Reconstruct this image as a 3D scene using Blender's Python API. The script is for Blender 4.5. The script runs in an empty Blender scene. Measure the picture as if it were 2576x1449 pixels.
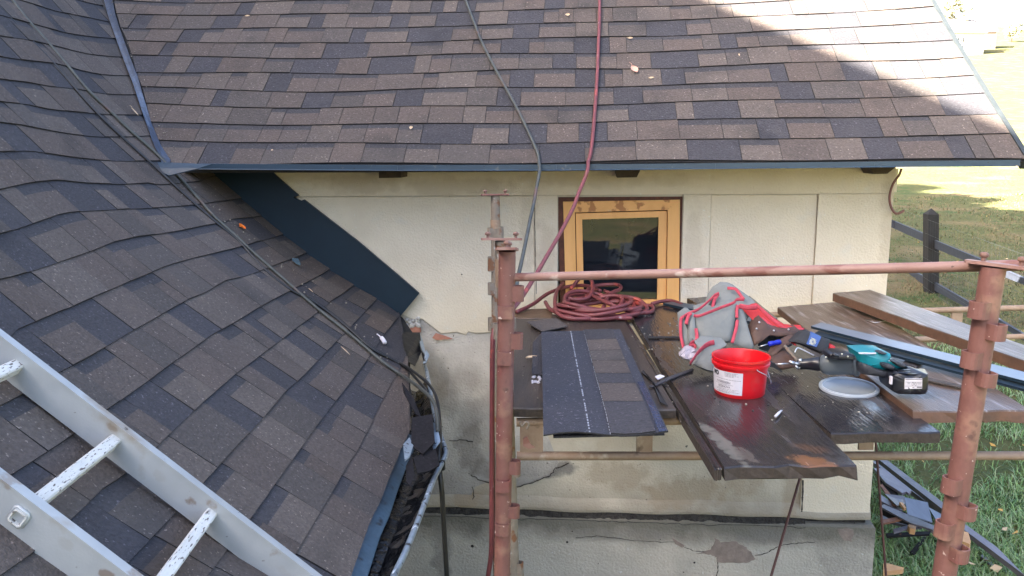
import bpy, math, random
import numpy as np
from mathutils import Matrix, Vector
random.seed(7)
rng = np.random.default_rng(7)
S = bpy.context.scene
COL = S.collection

# ------------------------------------------------------------------ camera
PITCH, ROLL, FPX, CX, CY = math.radians(10.3), math.radians(0.6), 1983.0, 1288.0, 724.5
cam_d = bpy.data.cameras.new("camera")
cam_d.sensor_width = 36.0
cam_d.lens = 36.0 * FPX / 2576.0
cam_d.clip_start, cam_d.clip_end = 0.05, 3000.0
cam = bpy.data.objects.new("camera", cam_d)
COL.objects.link(cam)
_f = Vector((0, math.cos(PITCH), -math.sin(PITCH)))
_u = Vector((0, math.sin(PITCH), math.cos(PITCH)))
_x = Vector((1, 0, 0))
_R = _x * math.cos(ROLL) - _u * math.sin(ROLL)
_U = _x * math.sin(ROLL) + _u * math.cos(ROLL)
cam.matrix_world = Matrix(((_R.x, _U.x, -_f.x, 0), (_R.y, _U.y, -_f.y, 0), (_R.z, _U.z, -_f.z, 0), (0, 0, 0, 1)))
S.camera = cam

# ------------------------------------------------------------------ world, sun, exposure
SUN = Vector((-1.0, -0.42, 0.70)).normalized()          # direction towards the sun
elev = math.asin(SUN.z)
W = bpy.data.worlds.new("World"); S.world = W; W.use_nodes = True
nt = W.node_tree
bg = nt.nodes["Background"]
sky = nt.nodes.new("ShaderNodeTexSky"); sky.sky_type = 'NISHITA'; sky.sun_disc = False
sky.sun_elevation = elev
sky.sun_rotation = math.atan2(SUN.x, SUN.y)
sky.air_density = 0.75; sky.dust_density = 4.5; sky.ozone_density = 0.3
nt.links.new(sky.outputs[0], bg.inputs[0])
bg.inputs[1].default_value = 0.058
sun_d = bpy.data.lights.new("sun", 'SUN'); sun_d.energy = 5.0; sun_d.angle = math.radians(0.5)
sun_d.color = (1.0, 0.93, 0.82)
sun = bpy.data.objects.new("sun", sun_d); COL.objects.link(sun)
sun.rotation_euler = SUN.to_track_quat('Z', 'Y').to_euler()
sun.location = (-20, -8, 15)
S.view_settings.view_transform = 'Standard'; S.view_settings.look = 'None'
S.view_settings.gamma = 1.0; S.view_settings.use_curve_mapping = False
S.view_settings.exposure = 4.12
S.render.engine = 'CYCLES'
S.cycles.use_denoising = True
S.cycles.max_bounces = 8

# ------------------------------------------------------------------ geometry helpers
V = Vector
def ray(x, y):
    u = (x - CX) / FPX; v = (CY - y) / FPX
    u, v = u * math.cos(ROLL) + v * math.sin(ROLL), -u * math.sin(ROLL) + v * math.cos(ROLL)
    return V((u, math.cos(PITCH) + v * math.sin(PITCH), -math.sin(PITCH) + v * math.cos(PITCH)))
def at_y(x, y, Y):
    d = ray(x, y); return d * (Y / d.y)
def at_z(x, y, z):
    d = ray(x, y); return d * (z / d.z)
def at_plane(x, y, p0, n):
    d = ray(x, y); return d * (p0.dot(n) / d.dot(n))
def lerp(a, b, t): return a + (b - a) * t
def smoothstep(t): t = max(0.0, min(1.0, t)); return t * t * (3 - 2 * t)
def catmull(pts, n=6, closed=False):
    pts = [V(p) for p in pts]; out = []; N = len(pts)
    rngi = range(N) if closed else range(N - 1)
    for i in rngi:
        if closed: p0, p1, p2, p3 = pts[i-1], pts[i], pts[(i+1) % N], pts[(i+2) % N]
        else: p0, p1, p2, p3 = pts[max(0, i-1)], pts[i], pts[i+1], pts[min(N-1, i+2)]
        for k in range(n):
            t = k / n
            out.append(0.5 * ((2*p1) + (p2-p0)*t + (2*p0-5*p1+4*p2-p3)*t*t + (-p0+3*p1-3*p2+p3)*t*t*t))
    if not closed: out.append(pts[-1].copy())
    return out

class MB:
    def __init__(self): self.v = []; self.f = []; self.m = []
    def add(self, pts, faces, mi=0):
        b = len(self.v); self.v += [tuple(p) for p in pts]
        for f in faces: self.f.append(tuple(b + i for i in f)); self.m.append(mi)
    def poly(self, pts, mi=0): self.add(pts, [tuple(range(len(pts)))], mi)
    def hexa(self, p, mi=0):      # p: 4 bottom, 4 top in the same turn
        self.add(p, [(3,2,1,0),(4,5,6,7),(0,1,5,4),(1,2,6,5),(2,3,7,6),(3,0,4,7)], mi)
    def box(self, o, a, b, c, mi=0):   # corner o and three edge vectors
        o, a, b, c = V(o), V(a), V(b), V(c)
        self.hexa([o, o+a, o+a+b, o+b, o+c, o+a+c, o+a+b+c, o+b+c], mi)
    def prism(self, pts, vec, mi=0, mi_side=None):
        pts = [V(p) for p in pts]; vec = V(vec); n = len(pts)
        b = len(self.v); self.v += [tuple(p) for p in pts] + [tuple(p + vec) for p in pts]
        self.f.append(tuple(b+i for i in range(n))); self.m.append(mi)
        self.f.append(tuple(b+n+i for i in reversed(range(n)))); self.m.append(mi)
        for i in range(n):
            j = (i+1) % n
            self.f.append((b+i, b+n+i, b+n+j, b+j)); self.m.append(mi if mi_side is None else mi_side)
    def tube(self, pts, r, seg=8, closed=False, mi=0, flat=None, cap=True):
        pts = [V(p) for p in pts]; N = len(pts); b = len(self.v); nrm = None
        for i, p in enumerate(pts):
            if closed: t = pts[(i+1) % N] - pts[i-1]
            else: t = pts[min(N-1, i+1)] - pts[max(0, i-1)]
            if t.length < 1e-9: t = V((0,0,1))
            t.normalize()
            if nrm is None:
                nrm = t.orthogonal().normalized() if flat is None else (V(flat) - t * V(flat).dot(t)).normalized()
            else:
                q = nrm if flat is None else V(flat)
                nrm = (q - t * q.dot(t))
                nrm = nrm.normalized() if nrm.length > 1e-6 else t.orthogonal().normalized()
            bi = t.cross(nrm)
            rr = r[i] if isinstance(r, list) else r
            ra, rb = rr if isinstance(rr, tuple) else (rr, rr)
            for k in range(seg):
                a = 2 * math.pi * k / seg
                self.v.append(tuple(p + nrm * (math.cos(a) * ra) + bi * (math.sin(a) * rb)))
        M = N if closed else N - 1
        for i in range(M):
            j = (i+1) % N
            for k in range(seg):
                l = (k+1) % seg
                self.f.append((b+i*seg+k, b+i*seg+l, b+j*seg+l, b+j*seg+k)); self.m.append(mi)
        if not closed and cap:
            self.f.append(tuple(b + k for k in reversed(range(seg)))); self.m.append(mi)
            self.f.append(tuple(b + (N-1)*seg + k for k in range(seg))); self.m.append(mi)
    def lathe(self, prof, base, axis=(0,0,1), seg=40, mi=0, close=True, squash=None):
        base = V(base); ax = V(axis).normalized(); e1 = ax.orthogonal().normalized(); e2 = ax.cross(e1); b = len(self.v)
        if squash: e1, e2 = V(squash[0]), V(squash[1])
        for (r, h) in prof:
            for k in range(seg):
                a = 2*math.pi*k/seg
                self.v.append(tuple(base + ax*h + e1*(math.cos(a)*r) + e2*(math.sin(a)*r)))
        for i in range(len(prof)-1):
            for k in range(seg):
                l = (k+1) % seg
                self.f.append((b+i*seg+k, b+i*seg+l, b+(i+1)*seg+l, b+(i+1)*seg+k)); self.m.append(mi)
        if close:
            self.f.append(tuple(b+k for k in reversed(range(seg)))); self.m.append(mi)
            self.f.append(tuple(b+(len(prof)-1)*seg+k for k in range(seg))); self.m.append(mi)
    def pillow(self, front, back_off, bulge, mi=0, out=None):
        """a cushion-like solid from a 3-D outline: rim, inset bulged front, back"""
        P = [V(p) for p in front]; n = len(P); c = sum(P, V()) / n
        back_off = V(back_off); o = (V(out) if out else -back_off.normalized())
        r1 = [lerp(p, c, 0.10) + o*bulge*0.6 for p in P]
        r2 = [lerp(p, c, 0.40) + o*bulge*0.95 for p in P]
        rb = [lerp(p, c, 0.06) + back_off for p in P]
        b = len(self.v)
        self.v += [tuple(q) for q in P + r1 + r2 + rb + [c + o*bulge]]
        for i in range(n):
            j = (i+1) % n
            for (A, B) in ((0, 1), (1, 2), (3, 0)):
                self.f.append((b+A*n+i, b+A*n+j, b+B*n+j, b+B*n+i)); self.m.append(mi)
            self.f.append((b+2*n+i, b+2*n+j, b+4*n)); self.m.append(mi)
        self.f.append(tuple(b+3*n+i for i in reversed(range(n)))); self.m.append(mi)
    def build(self, name, mats, parent=None, smooth=False, loc=None, angle=None):
        me = bpy.data.meshes.new(name)
        o = bpy.data.objects.new(name, me); COL.objects.link(o)
        L = V((0,0,0))
        if parent is not None:
            o.parent = parent
            p = parent
            while p is not None: L = L + p.location; p = p.parent
        elif loc is not None:
            L = V(loc); o.location = L
        me.from_pydata([(a-L.x, b-L.y, c-L.z) for a, b, c in self.v], [], self.f)
        mats = mats if isinstance(mats, (list, tuple)) else [mats]
        for m in mats: me.materials.append(m)
        if len(mats) > 1: me.polygons.foreach_set('material_index', self.m)
        me.validate(); me.update()
        import bmesh
        bm = bmesh.new(); bm.from_mesh(me)
        if len(bm.faces) < 6000: bmesh.ops.recalc_face_normals(bm, faces=bm.faces)
        bm.to_mesh(me); bm.free()
        if smooth:
            me.polygons.foreach_set('use_smooth', [True]*len(me.polygons))
            if angle is not None: me.set_sharp_from_angle(angle=math.radians(angle))
        return o

def tag(o, label, cat, group=None):
    o['label'] = label; o['category'] = cat
    if group: o['group'] = group
    return o
def thing(name, label, cat, loc=(0,0,0), group=None):
    o = bpy.data.objects.new(name, None); COL.objects.link(o); o.location = loc; o.empty_display_size = 0.1
    return tag(o, label, cat, group)
def kind(o, k): o['kind'] = k; return o

# ------------------------------------------------------------------ materials
def mat(name, c1, c2=None, scale=40.0, rough=0.7, bump=0.0, bscale=None, metal=0.0, contrast=0.5, spec=0.5,
        spot=None, spot_scale=8.0, spot_t=0.6, stretch=None, rand=0.0, coat=0.0, rough2=None, speck=None, speck_scale=500.0, speck_t=0.68, spot_soft=0.06, detail=6.0, bdist=0.004):
    m = bpy.data.materials.new(name); m.use_nodes = True
    t = m.node_tree; N = t.nodes; L = t.links
    b = N["Principled BSDF"]
    b.inputs['Roughness'].default_value = rough; b.inputs['Metallic'].default_value = metal
    b.inputs['Specular IOR Level'].default_value = spec
    if coat: b.inputs['Coat Weight'].default_value = coat; b.inputs['Coat Roughness'].default_value = 0.15
    tc = N.new("ShaderNodeTexCoord"); src = tc.outputs['Object']
    if stretch:
        mp = N.new("ShaderNodeMapping"); mp.inputs['Scale'].default_value = stretch
        L.new(src, mp.inputs[0]); src = mp.outputs[0]
    c = None
    if c2 is None: c2 = tuple(x*0.75 for x in c1)
    no = N.new("ShaderNodeTexNoise"); no.inputs['Scale'].default_value = scale; no.inputs['Detail'].default_value = detail; no.inputs['Roughness'].default_value = 0.65
    L.new(src, no.inputs['Vector'])
    r = N.new("ShaderNodeValToRGB"); r.color_ramp.elements[0].position = 0.5 - contrast*0.35; r.color_ramp.elements[1].position = 0.5 + contrast*0.35
    r.color_ramp.elements[0].color = (*c2, 1); r.color_ramp.elements[1].color = (*c1, 1)
    L.new(no.outputs[0], r.inputs[0]); c = r.outputs[0]
    def blend(c, col, sc, th, soft, detail=5.0):
        n2 = N.new("ShaderNodeTexNoise"); n2.inputs['Scale'].default_value = sc; n2.inputs['Detail'].default_value = detail
        L.new(src, n2.inputs['Vector'])
        r2 = N.new("ShaderNodeValToRGB"); r2.color_ramp.elements[0].position = th; r2.color_ramp.elements[1].position = min(1, th + soft)
        L.new(n2.outputs[0], r2.inputs[0])
        mx = N.new("ShaderNodeMix"); mx.data_type = 'RGBA'
        L.new(r2.outputs[0], mx.inputs[0]); L.new(c, mx.inputs[6]); mx.inputs[7].default_value = (*col, 1)
        return mx.outputs[2], r2.outputs[0]
    if spot:
        for k, (col, sc, th) in enumerate(spot if isinstance(spot, list) else [(spot, spot_scale, spot_t)]):
            c, fac = blend(c, col, sc, th, spot_soft)
            if rough2 is not None and k == 0:
                mr = N.new("ShaderNodeMapRange"); mr.inputs[3].default_value = rough; mr.inputs[4].default_value = rough2
                L.new(fac, mr.inputs[0]); L.new(mr.outputs[0], b.inputs['Roughness'])
    if speck:
        c, _ = blend(c, speck, speck_scale, speck_t, 0.05, 2.0)
    if rand:
        oi = N.new("ShaderNodeObjectInfo")
        mr = N.new("ShaderNodeMapRange"); mr.inputs[3].default_value = 1 - rand; mr.inputs[4].default_value = 1 + rand
        L.new(oi.outputs['Random'], mr.inputs[0])
        hs = N.new("ShaderNodeHueSaturation"); L.new(c, hs.inputs['Color']); L.new(mr.outputs[0], hs.inputs['Value']); c = hs.outputs[0]
    L.new(c, b.inputs['Base Color'])
    if bump:
        n3 = N.new("ShaderNodeTexNoise"); n3.inputs['Scale'].default_value = bscale or scale; n3.inputs['Detail'].default_value = 6.0
        L.new(src, n3.inputs['Vector'])
        bp = N.new("ShaderNodeBump"); bp.inputs['Strength'].default_value = bump; bp.inputs['Distance'].default_value = bdist
        L.new(n3.outputs[0], bp.inputs['Height']); L.new(bp.outputs[0], b.inputs['Normal'])
    return m

def dirt(m, col, z0, z1, sc, amt):
    """grime of its own irregular outline between two heights (metres above the thing's base)"""
    t = m.node_tree; N = t.nodes; L = t.links; b = N["Principled BSDF"]; src = b.inputs['Base Color'].links[0].from_socket
    tc = N.new("ShaderNodeTexCoord"); sp = N.new("ShaderNodeSeparateXYZ"); L.new(tc.outputs['Object'], sp.inputs[0])
    mr = N.new("ShaderNodeMapRange"); mr.inputs[1].default_value = z0; mr.inputs[2].default_value = z1; mr.inputs[3].default_value = 0; mr.inputs[4].default_value = 1
    L.new(sp.outputs[2], mr.inputs[0])
    no = N.new("ShaderNodeTexNoise"); no.inputs['Scale'].default_value = sc; no.inputs['Detail'].default_value = 6; L.new(tc.outputs['Object'], no.inputs['Vector'])
    ad = N.new("ShaderNodeMath"); ad.operation = 'ADD'; L.new(mr.outputs[0], ad.inputs[0]); L.new(no.outputs[0], ad.inputs[1])
    r = N.new("ShaderNodeMapRange"); r.inputs[1].default_value = 0.75; r.inputs[2].default_value = 1.35; r.inputs[4].default_value = amt; L.new(ad.outputs[0], r.inputs[0])
    mx = N.new("ShaderNodeMix"); mx.data_type = 'RGBA'; L.new(r.outputs[0], mx.inputs[0]); L.new(src, mx.inputs[6]); mx.inputs[7].default_value = (*col, 1); L.new(mx.outputs[2], b.inputs['Base Color'])
def blob(m, c, e1, r1, e2, r2, col, amt=0.8, sc=14.0, wob=0.9):
    """one stain of its own shape: centre c and two axes in object space, edge broken up by noise"""
    t = m.node_tree; N = t.nodes; L = t.links; b = N["Principled BSDF"]; src = b.inputs['Base Color'].links[0].from_socket
    tc = N.new("ShaderNodeTexCoord"); sb = N.new("ShaderNodeVectorMath"); sb.operation = 'SUBTRACT'; L.new(tc.outputs['Object'], sb.inputs[0]); sb.inputs[1].default_value = tuple(c)
    q = []
    for e, r in ((e1, r1), (e2, r2)):
        d = N.new("ShaderNodeVectorMath"); d.operation = 'DOT_PRODUCT'; L.new(sb.outputs[0], d.inputs[0]); d.inputs[1].default_value = tuple(V(e).normalized()/r)
        p = N.new("ShaderNodeMath"); p.operation = 'MULTIPLY'; L.new(d.outputs['Value'], p.inputs[0]); L.new(d.outputs['Value'], p.inputs[1]); q.append(p)
    a = N.new("ShaderNodeMath"); a.operation = 'ADD'; L.new(q[0].outputs[0], a.inputs[0]); L.new(q[1].outputs[0], a.inputs[1])
    no = N.new("ShaderNodeTexNoise"); no.inputs['Scale'].default_value = sc; no.inputs['Detail'].default_value = 7; L.new(tc.outputs['Object'], no.inputs['Vector'])
    nm = N.new("ShaderNodeMapRange"); nm.inputs[1].default_value = .25; nm.inputs[2].default_value = .75; nm.inputs[3].default_value = -wob; nm.inputs[4].default_value = wob; L.new(no.outputs[0], nm.inputs[0])
    s_ = N.new("ShaderNodeMath"); s_.operation = 'ADD'; L.new(a.outputs[0], s_.inputs[0]); L.new(nm.outputs[0], s_.inputs[1])
    r = N.new("ShaderNodeMapRange"); r.inputs[1].default_value = 1.25; r.inputs[2].default_value = 0.35; r.inputs[3].default_value = 0; r.inputs[4].default_value = amt; L.new(s_.outputs[0], r.inputs[0])
    mx = N.new("ShaderNodeMix"); mx.data_type = 'RGBA'; L.new(r.outputs[0], mx.inputs[0]); L.new(src, mx.inputs[6]); mx.inputs[7].default_value = (*col, 1); L.new(mx.outputs[2], b.inputs['Base Color'])
def shingle_mat(name, c):
    lo = tuple(x*0.70 for x in c); hi = tuple(min(1, x*1.32) for x in c)
    return mat(name, hi, lo, scale=95.0, rough=0.86, bump=1.0, bscale=120.0, contrast=0.7, spec=0.35, rand=0.08, detail=3.0, bdist=0.006,
               speck=tuple(min(1, x*2.6) for x in c), speck_scale=105.0, speck_t=0.66, spot=[((c[0]*0.62, c[1]*0.64, c[2]*0.66), 4.5, 0.56), ((c[0]*1.25, c[1]*1.22, c[2]*1.15), 7.0, 0.60)], spot_soft=0.22)
SH = [shingle_mat("shingle_brown", (0.086, 0.068, 0.059)), shingle_mat("shingle_tan", (0.098, 0.079, 0.068)),
      shingle_mat("shingle_rust", (0.088, 0.068, 0.058)), shingle_mat("shingle_grey", (0.073, 0.061, 0.055)),
      shingle_mat("shingle_slate", (0.045, 0.042, 0.047)), shingle_mat("shingle_band", (0.045, 0.042, 0.046))]
M_edge = mat("bitumen_edge", (0.012, 0.011, 0.012), (0.02, 0.018, 0.018), scale=200, rough=0.8)
M_deck = mat("roofing_felt", (0.02, 0.019, 0.02), (0.03, 0.028, 0.028), scale=90, rough=0.9)
M_blue = mat("blue_coated_metal", (0.030, 0.055, 0.084), (0.024, 0.043, 0.068), scale=9, rough=0.38, spec=0.5, bump=0.15, bscale=160, spot=(0.09, 0.10, 0.11), spot_scale=30, spot_t=0.66, speck=(0.02, 0.02, 0.025), speck_scale=90, speck_t=0.70)
M_navy = mat("dark_navy_metal", (0.010, 0.024, 0.038), (0.008, 0.019, 0.031), scale=5, rough=0.42, spec=0.45, bump=0.12, bscale=7, bdist=0.01, speck=(0.03, 0.045, 0.06), speck_scale=150, speck_t=0.74)
M_rakem = mat("grey_rake_metal", (0.034, 0.040, 0.042), (0.024, 0.029, 0.031), scale=25, rough=0.5, speck=(0.05,0.05,0.05), speck_scale=120)
M_plaster = mat("cream_plaster", (0.77, 0.675, 0.53), (0.66, 0.57, 0.435), scale=3.0, rough=0.95, bump=0.65, bscale=110, contrast=0.9, spec=0.2, bdist=0.008,
                spot=[((0.60, 0.51, 0.39), 1.6, 0.58), ((0.66, 0.62, 0.54), 7.0, 0.6)], spot_soft=0.25, speck=(0.74, 0.71, 0.63), speck_scale=75, speck_t=0.70)
M_render = mat("grey_cement_render", (0.58, 0.55, 0.51), (0.40, 0.37, 0.335), scale=4.0, rough=0.95, bump=0.8, bscale=90, contrast=0.9, spec=0.2, bdist=0.010,
               spot=[((0.20, 0.175, 0.15), 2.3, 0.545), ((0.62, 0.57, 0.49), 5.0, 0.58)], spot_soft=0.22, speck=(0.10, 0.09, 0.08), speck_scale=60, speck_t=0.70)
M_lower = mat("weathered_render", (0.62, 0.56, 0.45), (0.48, 0.425, 0.34), scale=3.0, rough=0.95, bump=0.7, bscale=100, contrast=0.9, spec=0.2, bdist=0.008,
              spot=[((0.36, 0.295, 0.215), 1.9, 0.50), ((0.68, 0.64, 0.55), 5.0, 0.57)], spot_soft=0.25, speck=(0.12, 0.11, 0.10), speck_scale=45, speck_t=0.71)
M_plinth = mat("grey_plinth_render", (0.54, 0.49, 0.405), (0.41, 0.37, 0.305), scale=5.0, rough=0.95, bump=0.8, bscale=80, contrast=0.9, spec=0.2, bdist=0.010,
               spot=[((0.20, 0.19, 0.165), 2.4, 0.56), ((0.42, 0.40, 0.36), 6.0, 0.6)], spot_soft=0.25, speck=(0.60, 0.58, 0.54), speck_scale=55, speck_t=0.69)
dirt(M_plinth, (0.13, 0.12, 0.095), 0.50, 0.70, 7.0, 0.85)
dirt(M_lower, (0.27, 0.225, 0.165), 1.00, 0.70, 5.0, 0.75)
dirt(M_render, (0.20, 0.18, 0.155), 1.30, 0.75, 5.0, 0.7)
M_moss = mat("black_moss", (0.055, 0.048, 0.040), (0.016, 0.014, 0.012), scale=30, rough=0.95, bump=1.0, bscale=60, bdist=0.02)
M_crack = mat("crack_gap_shadow", (0.05, 0.042, 0.036), (0.03, 0.025, 0.02), scale=60, rough=1.0)  # dark colour standing in for shadow inside cracks, holes and the groove
M_brick = mat("exposed_brick", (0.44, 0.20, 0.14), (0.32, 0.15, 0.11), scale=40, rough=0.95, bump=0.5, bscale=120)
M_peel = mat("peeled_plaster_base", (0.30, 0.235, 0.19), (0.20, 0.155, 0.13), scale=22, rough=0.95, bump=0.8, bscale=70)
M_pine = mat("bare_pine", (0.88, 0.48, 0.17), (0.70, 0.34, 0.10), scale=22, rough=0.55, bump=0.2, bscale=60, stretch=(1.0, 1.0, 0.12), contrast=0.9,
             spot=[((0.50, 0.24, 0.08), 7.0, 0.66)], spot_soft=0.12)
M_pinestain = mat("stained_pine", (0.86, 0.46, 0.16), (0.68, 0.32, 0.095), scale=10, rough=0.55, bump=0.2, bscale=60, contrast=0.8,
             spot=[((0.42, 0.17, 0.05), 13.0, 0.545), ((0.58, 0.42, 0.27), 6.0, 0.60)], spot_soft=0.04)
M_oldbrown = mat("old_brown_paint", (0.12, 0.035, 0.016), (0.06, 0.02, 0.012), scale=40, rough=0.7, bump=0.4, bscale=100)
M_darkwood = mat("dark_roof_timber", (0.085, 0.060, 0.042), (0.045, 0.032, 0.024), scale=25, rough=0.85, bump=0.4, bscale=60)
M_pane = mat("window_glass", (0.012, 0.015, 0.020), (0.008, 0.010, 0.014), scale=3, rough=0.03, spec=0.42, bump=0.02, bscale=6)
M_zinc = mat("weathered_zinc", (0.40, 0.47, 0.53), (0.20, 0.25, 0.30), scale=40, rough=0.42, metal=0.55, bump=0.3, bscale=90, contrast=0.9, spot=[((0.06, 0.06, 0.06), 50, 0.60), ((0.85, 0.9, 0.95), 34, 0.66)], spot_soft=0.03)
M_gutblue = mat("dirty_blue_gutter", (0.085, 0.14, 0.18), (0.05, 0.085, 0.11), scale=14, rough=0.5, bump=0.3, bscale=90, spot=[((0.03, 0.035, 0.04), 20, 0.58)], spot_soft=0.1)
M_sludge = mat("wet_black_sludge", (0.010, 0.010, 0.011), (0.005, 0.005, 0.006), scale=30, rough=0.16, bump=0.6, bscale=28, bdist=0.02, rough2=0.7, spot=[((0.022, 0.018, 0.014), 12, 0.52)])
M_rust = mat("red_oxide_steel", (0.225, 0.100, 0.080), (0.150, 0.062, 0.050), scale=22, rough=0.62, bump=0.3, bscale=120, contrast=0.9,
             spot=[((0.265, 0.140, 0.098), 15, 0.55), ((0.185, 0.055, 0.050), 8, 0.60), ((0.115, 0.056, 0.045), 30, 0.61)], spot_soft=0.12, speck=(0.55, 0.42, 0.36), speck_scale=75, speck_t=0.70)
M_rail = mat("pink_worn_steel", (0.33, 0.20, 0.165), (0.22, 0.105, 0.08), scale=26, rough=0.5, bump=0.25, bscale=140, contrast=0.9, stretch=(0.35, 1, 1),
             spot=[((0.20, 0.085, 0.065), 14, 0.54), ((0.46, 0.35, 0.30), 20, 0.61)], spot_soft=0.05, speck=(0.10, 0.05, 0.04), speck_scale=90, speck_t=0.69)
M_oldsteel = mat("rusty_grey_steel", (0.27, 0.235, 0.19), (0.15, 0.11, 0.08), scale=30, rough=0.7, bump=0.4, bscale=120, contrast=0.9,
             spot=[((0.17, 0.075, 0.035), 22, 0.575), ((0.36, 0.35, 0.32), 26, 0.64)], spot_soft=0.06)
M_tubetan = mat("tan_rusty_tube", (0.33, 0.245, 0.175), (0.22, 0.135, 0.085), scale=24, rough=0.6, bump=0.3, bscale=120, contrast=0.9,
             spot=[((0.09, 0.055, 0.035), 14, 0.63), ((0.42, 0.34, 0.26), 18, 0.62)], spot_soft=0.08)
M_wetplank = mat("wet_dark_plank", (0.031, 0.027, 0.029), (0.016, 0.014, 0.015), scale=11, rough=0.15, bump=0.38, bscale=34, stretch=(4, 0.6, 3), contrast=0.9, spec=0.5, bdist=0.004,
             spot=[((0.055, 0.043, 0.040), 4, 0.56), ((0.12, 0.058, 0.03), 3.2, 0.68)], spot_soft=0.15, rough2=0.42, speck=(0.22, 0.20, 0.17), speck_scale=40, speck_t=0.745)
M_oldplank = mat("damp_brown_plank", (0.058, 0.043, 0.034), (0.034, 0.026, 0.022), scale=9, rough=0.42, bump=0.5, bscale=40, stretch=(5, 0.5, 3), contrast=0.9,
             spot=[((0.10, 0.066, 0.043), 5, 0.60), ((0.03, 0.028, 0.03), 4, 0.6)], spot_soft=0.2, rough2=0.6, speck=(0.30, 0.27, 0.22), speck_scale=38, speck_t=0.735)
M_dryplank = mat("frosty_brown_plank", (0.125, 0.082, 0.060), (0.060, 0.037, 0.026), scale=9, rough=0.33, bump=0.5, bscale=45, stretch=(6, 0.5, 3), contrast=0.9,
             spot=[((0.060, 0.036, 0.023), 4.5, 0.56), ((0.24, 0.21, 0.205), 10, 0.555)], spot_soft=0.15, rough2=0.4)
M_plankend = mat("plank_end_grain", (0.055, 0.040, 0.030), (0.030, 0.022, 0.017), scale=60, rough=0.8, bump=0.8, bscale=70)
M_plankside = mat("brown_plank_side", (0.13, 0.066, 0.038), (0.075, 0.040, 0.025), scale=20, rough=0.7, bump=0.4, bscale=50)
M_hose = mat("red_rubber_hose", (0.200, 0.046, 0.048), (0.130, 0.033, 0.036), scale=30, rough=0.5, bump=0.15, bscale=200, contrast=0.8, spot=[((0.40, 0.07, 0.05), 9, 0.64), ((0.34, 0.22, 0.22), 26, 0.68)], spot_soft=0.08)
M_cable = mat("grey_green_cable", (0.070, 0.074, 0.064), (0.042, 0.045, 0.040), scale=18, rough=0.5, spot=[((0.11, 0.06, 0.05), 6, 0.62)], spot_soft=0.1)
M_black = mat("black_rubber", (0.012, 0.012, 0.013), (0.018, 0.018, 0.019), scale=60, rough=0.45)
M_alu = mat("weathered_aluminium", (0.50, 0.52, 0.52), (0.34, 0.355, 0.36), scale=7, rough=0.45, metal=0.35, bump=0.1, bscale=200, contrast=0.9, detail=3,
            spot=[((0.34, 0.30, 0.25), 7, 0.60), ((0.22, 0.15, 0.09), 13, 0.70)], spot_soft=0.10, speck=(0.12, 0.10, 0.08), speck_scale=60, speck_t=0.725)
M_alurung = mat("paint_splashed_rung", (0.62, 0.61, 0.58), (0.50, 0.49, 0.46), scale=12, rough=0.6, bump=0.5, bscale=60, stretch=(2.6, 0.6, 2.6), spot=[((0.10, 0.08, 0.07), 95, 0.575), ((0.06, 0.045, 0.035), 14, 0.70)], spot_soft=0.06)
M_red = mat("red_plastic", (0.62, 0.006, 0.012), (0.54, 0.006, 0.011), scale=9, rough=0.32, spec=0.5, rough2=0.55, spot=[((0.50, 0.035, 0.035), 16, 0.60)], spot_soft=0.15, speck=(0.55, 0.20, 0.18), speck_scale=120, speck_t=0.735)
M_white = mat("white_paper_label", (0.66, 0.63, 0.66), (0.56, 0.53, 0.58), scale=30, rough=0.6)
M_ink = mat("black_ink", (0.03, 0.03, 0.035), (0.02, 0.02, 0.02), scale=30, rough=0.6)
M_inkgrey = mat("grey_print", (0.22, 0.21, 0.23), (0.18, 0.17, 0.18), scale=30, rough=0.6)
M_steelwire = mat("bright_steel", (0.60, 0.60, 0.60), (0.5, 0.5, 0.5), scale=30, rough=0.3, metal=0.9)
M_lid = mat("grey_plastic_lid", (0.235, 0.275, 0.315), (0.20, 0.24, 0.28), scale=9, rough=0.25, spec=0.5)
M_canvas = mat("grey_canvas", (0.215, 0.222, 0.205), (0.135, 0.142, 0.132), scale=10, rough=0.9, bump=0.35, bscale=16, contrast=0.8, bdist=0.02, spot=[((0.20, 0.185, 0.16), 6, 0.62)], spot_soft=0.15)
M_trim = mat("red_webbing", (0.50, 0.060, 0.085), (0.36, 0.04, 0.06), scale=60, rough=0.85, bump=0.3, bscale=200)
M_redcloth = mat("red_lining", (0.46, 0.028, 0.032), (0.33, 0.018, 0.022), scale=20, rough=0.85, bump=0.3, bscale=60)
M_leather = mat("brown_leather", (0.085, 0.042, 0.026), (0.045, 0.023, 0.016), scale=16, rough=0.65, bump=0.4, bscale=40, bdist=0.01)
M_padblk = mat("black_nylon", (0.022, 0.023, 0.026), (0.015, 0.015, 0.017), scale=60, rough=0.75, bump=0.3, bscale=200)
M_bluelbl = mat("blue_patch", (0.045, 0.095, 0.27), (0.035, 0.08, 0.22), scale=40, rough=0.7)
M_pale = mat("pale_print", (0.52, 0.52, 0.42), (0.45, 0.45, 0.36), scale=40, rough=0.7)
M_teal = mat("teal_plastic", (0.005, 0.215, 0.265), (0.004, 0.185, 0.235), scale=6, rough=0.35)
M_gearg = mat("grey_tool_housing", (0.100, 0.120, 0.135), (0.085, 0.102, 0.115), scale=12, rough=0.42)
M_toolblk = mat("black_tool_plastic", (0.012, 0.013, 0.020), (0.009, 0.010, 0.014), scale=30, rough=0.28)
M_rubber = mat("grip_rubber", (0.030, 0.033, 0.042), (0.022, 0.025, 0.032), scale=40, rough=0.55, bump=0.2, bscale=200)
M_bluegrey = mat("blue_grey_strip", (0.125, 0.155, 0.20), (0.10, 0.125, 0.165), scale=12, rough=0.35, spec=0.5, speck=(0.08,0.09,0.1), speck_scale=80, speck_t=0.73)
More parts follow.
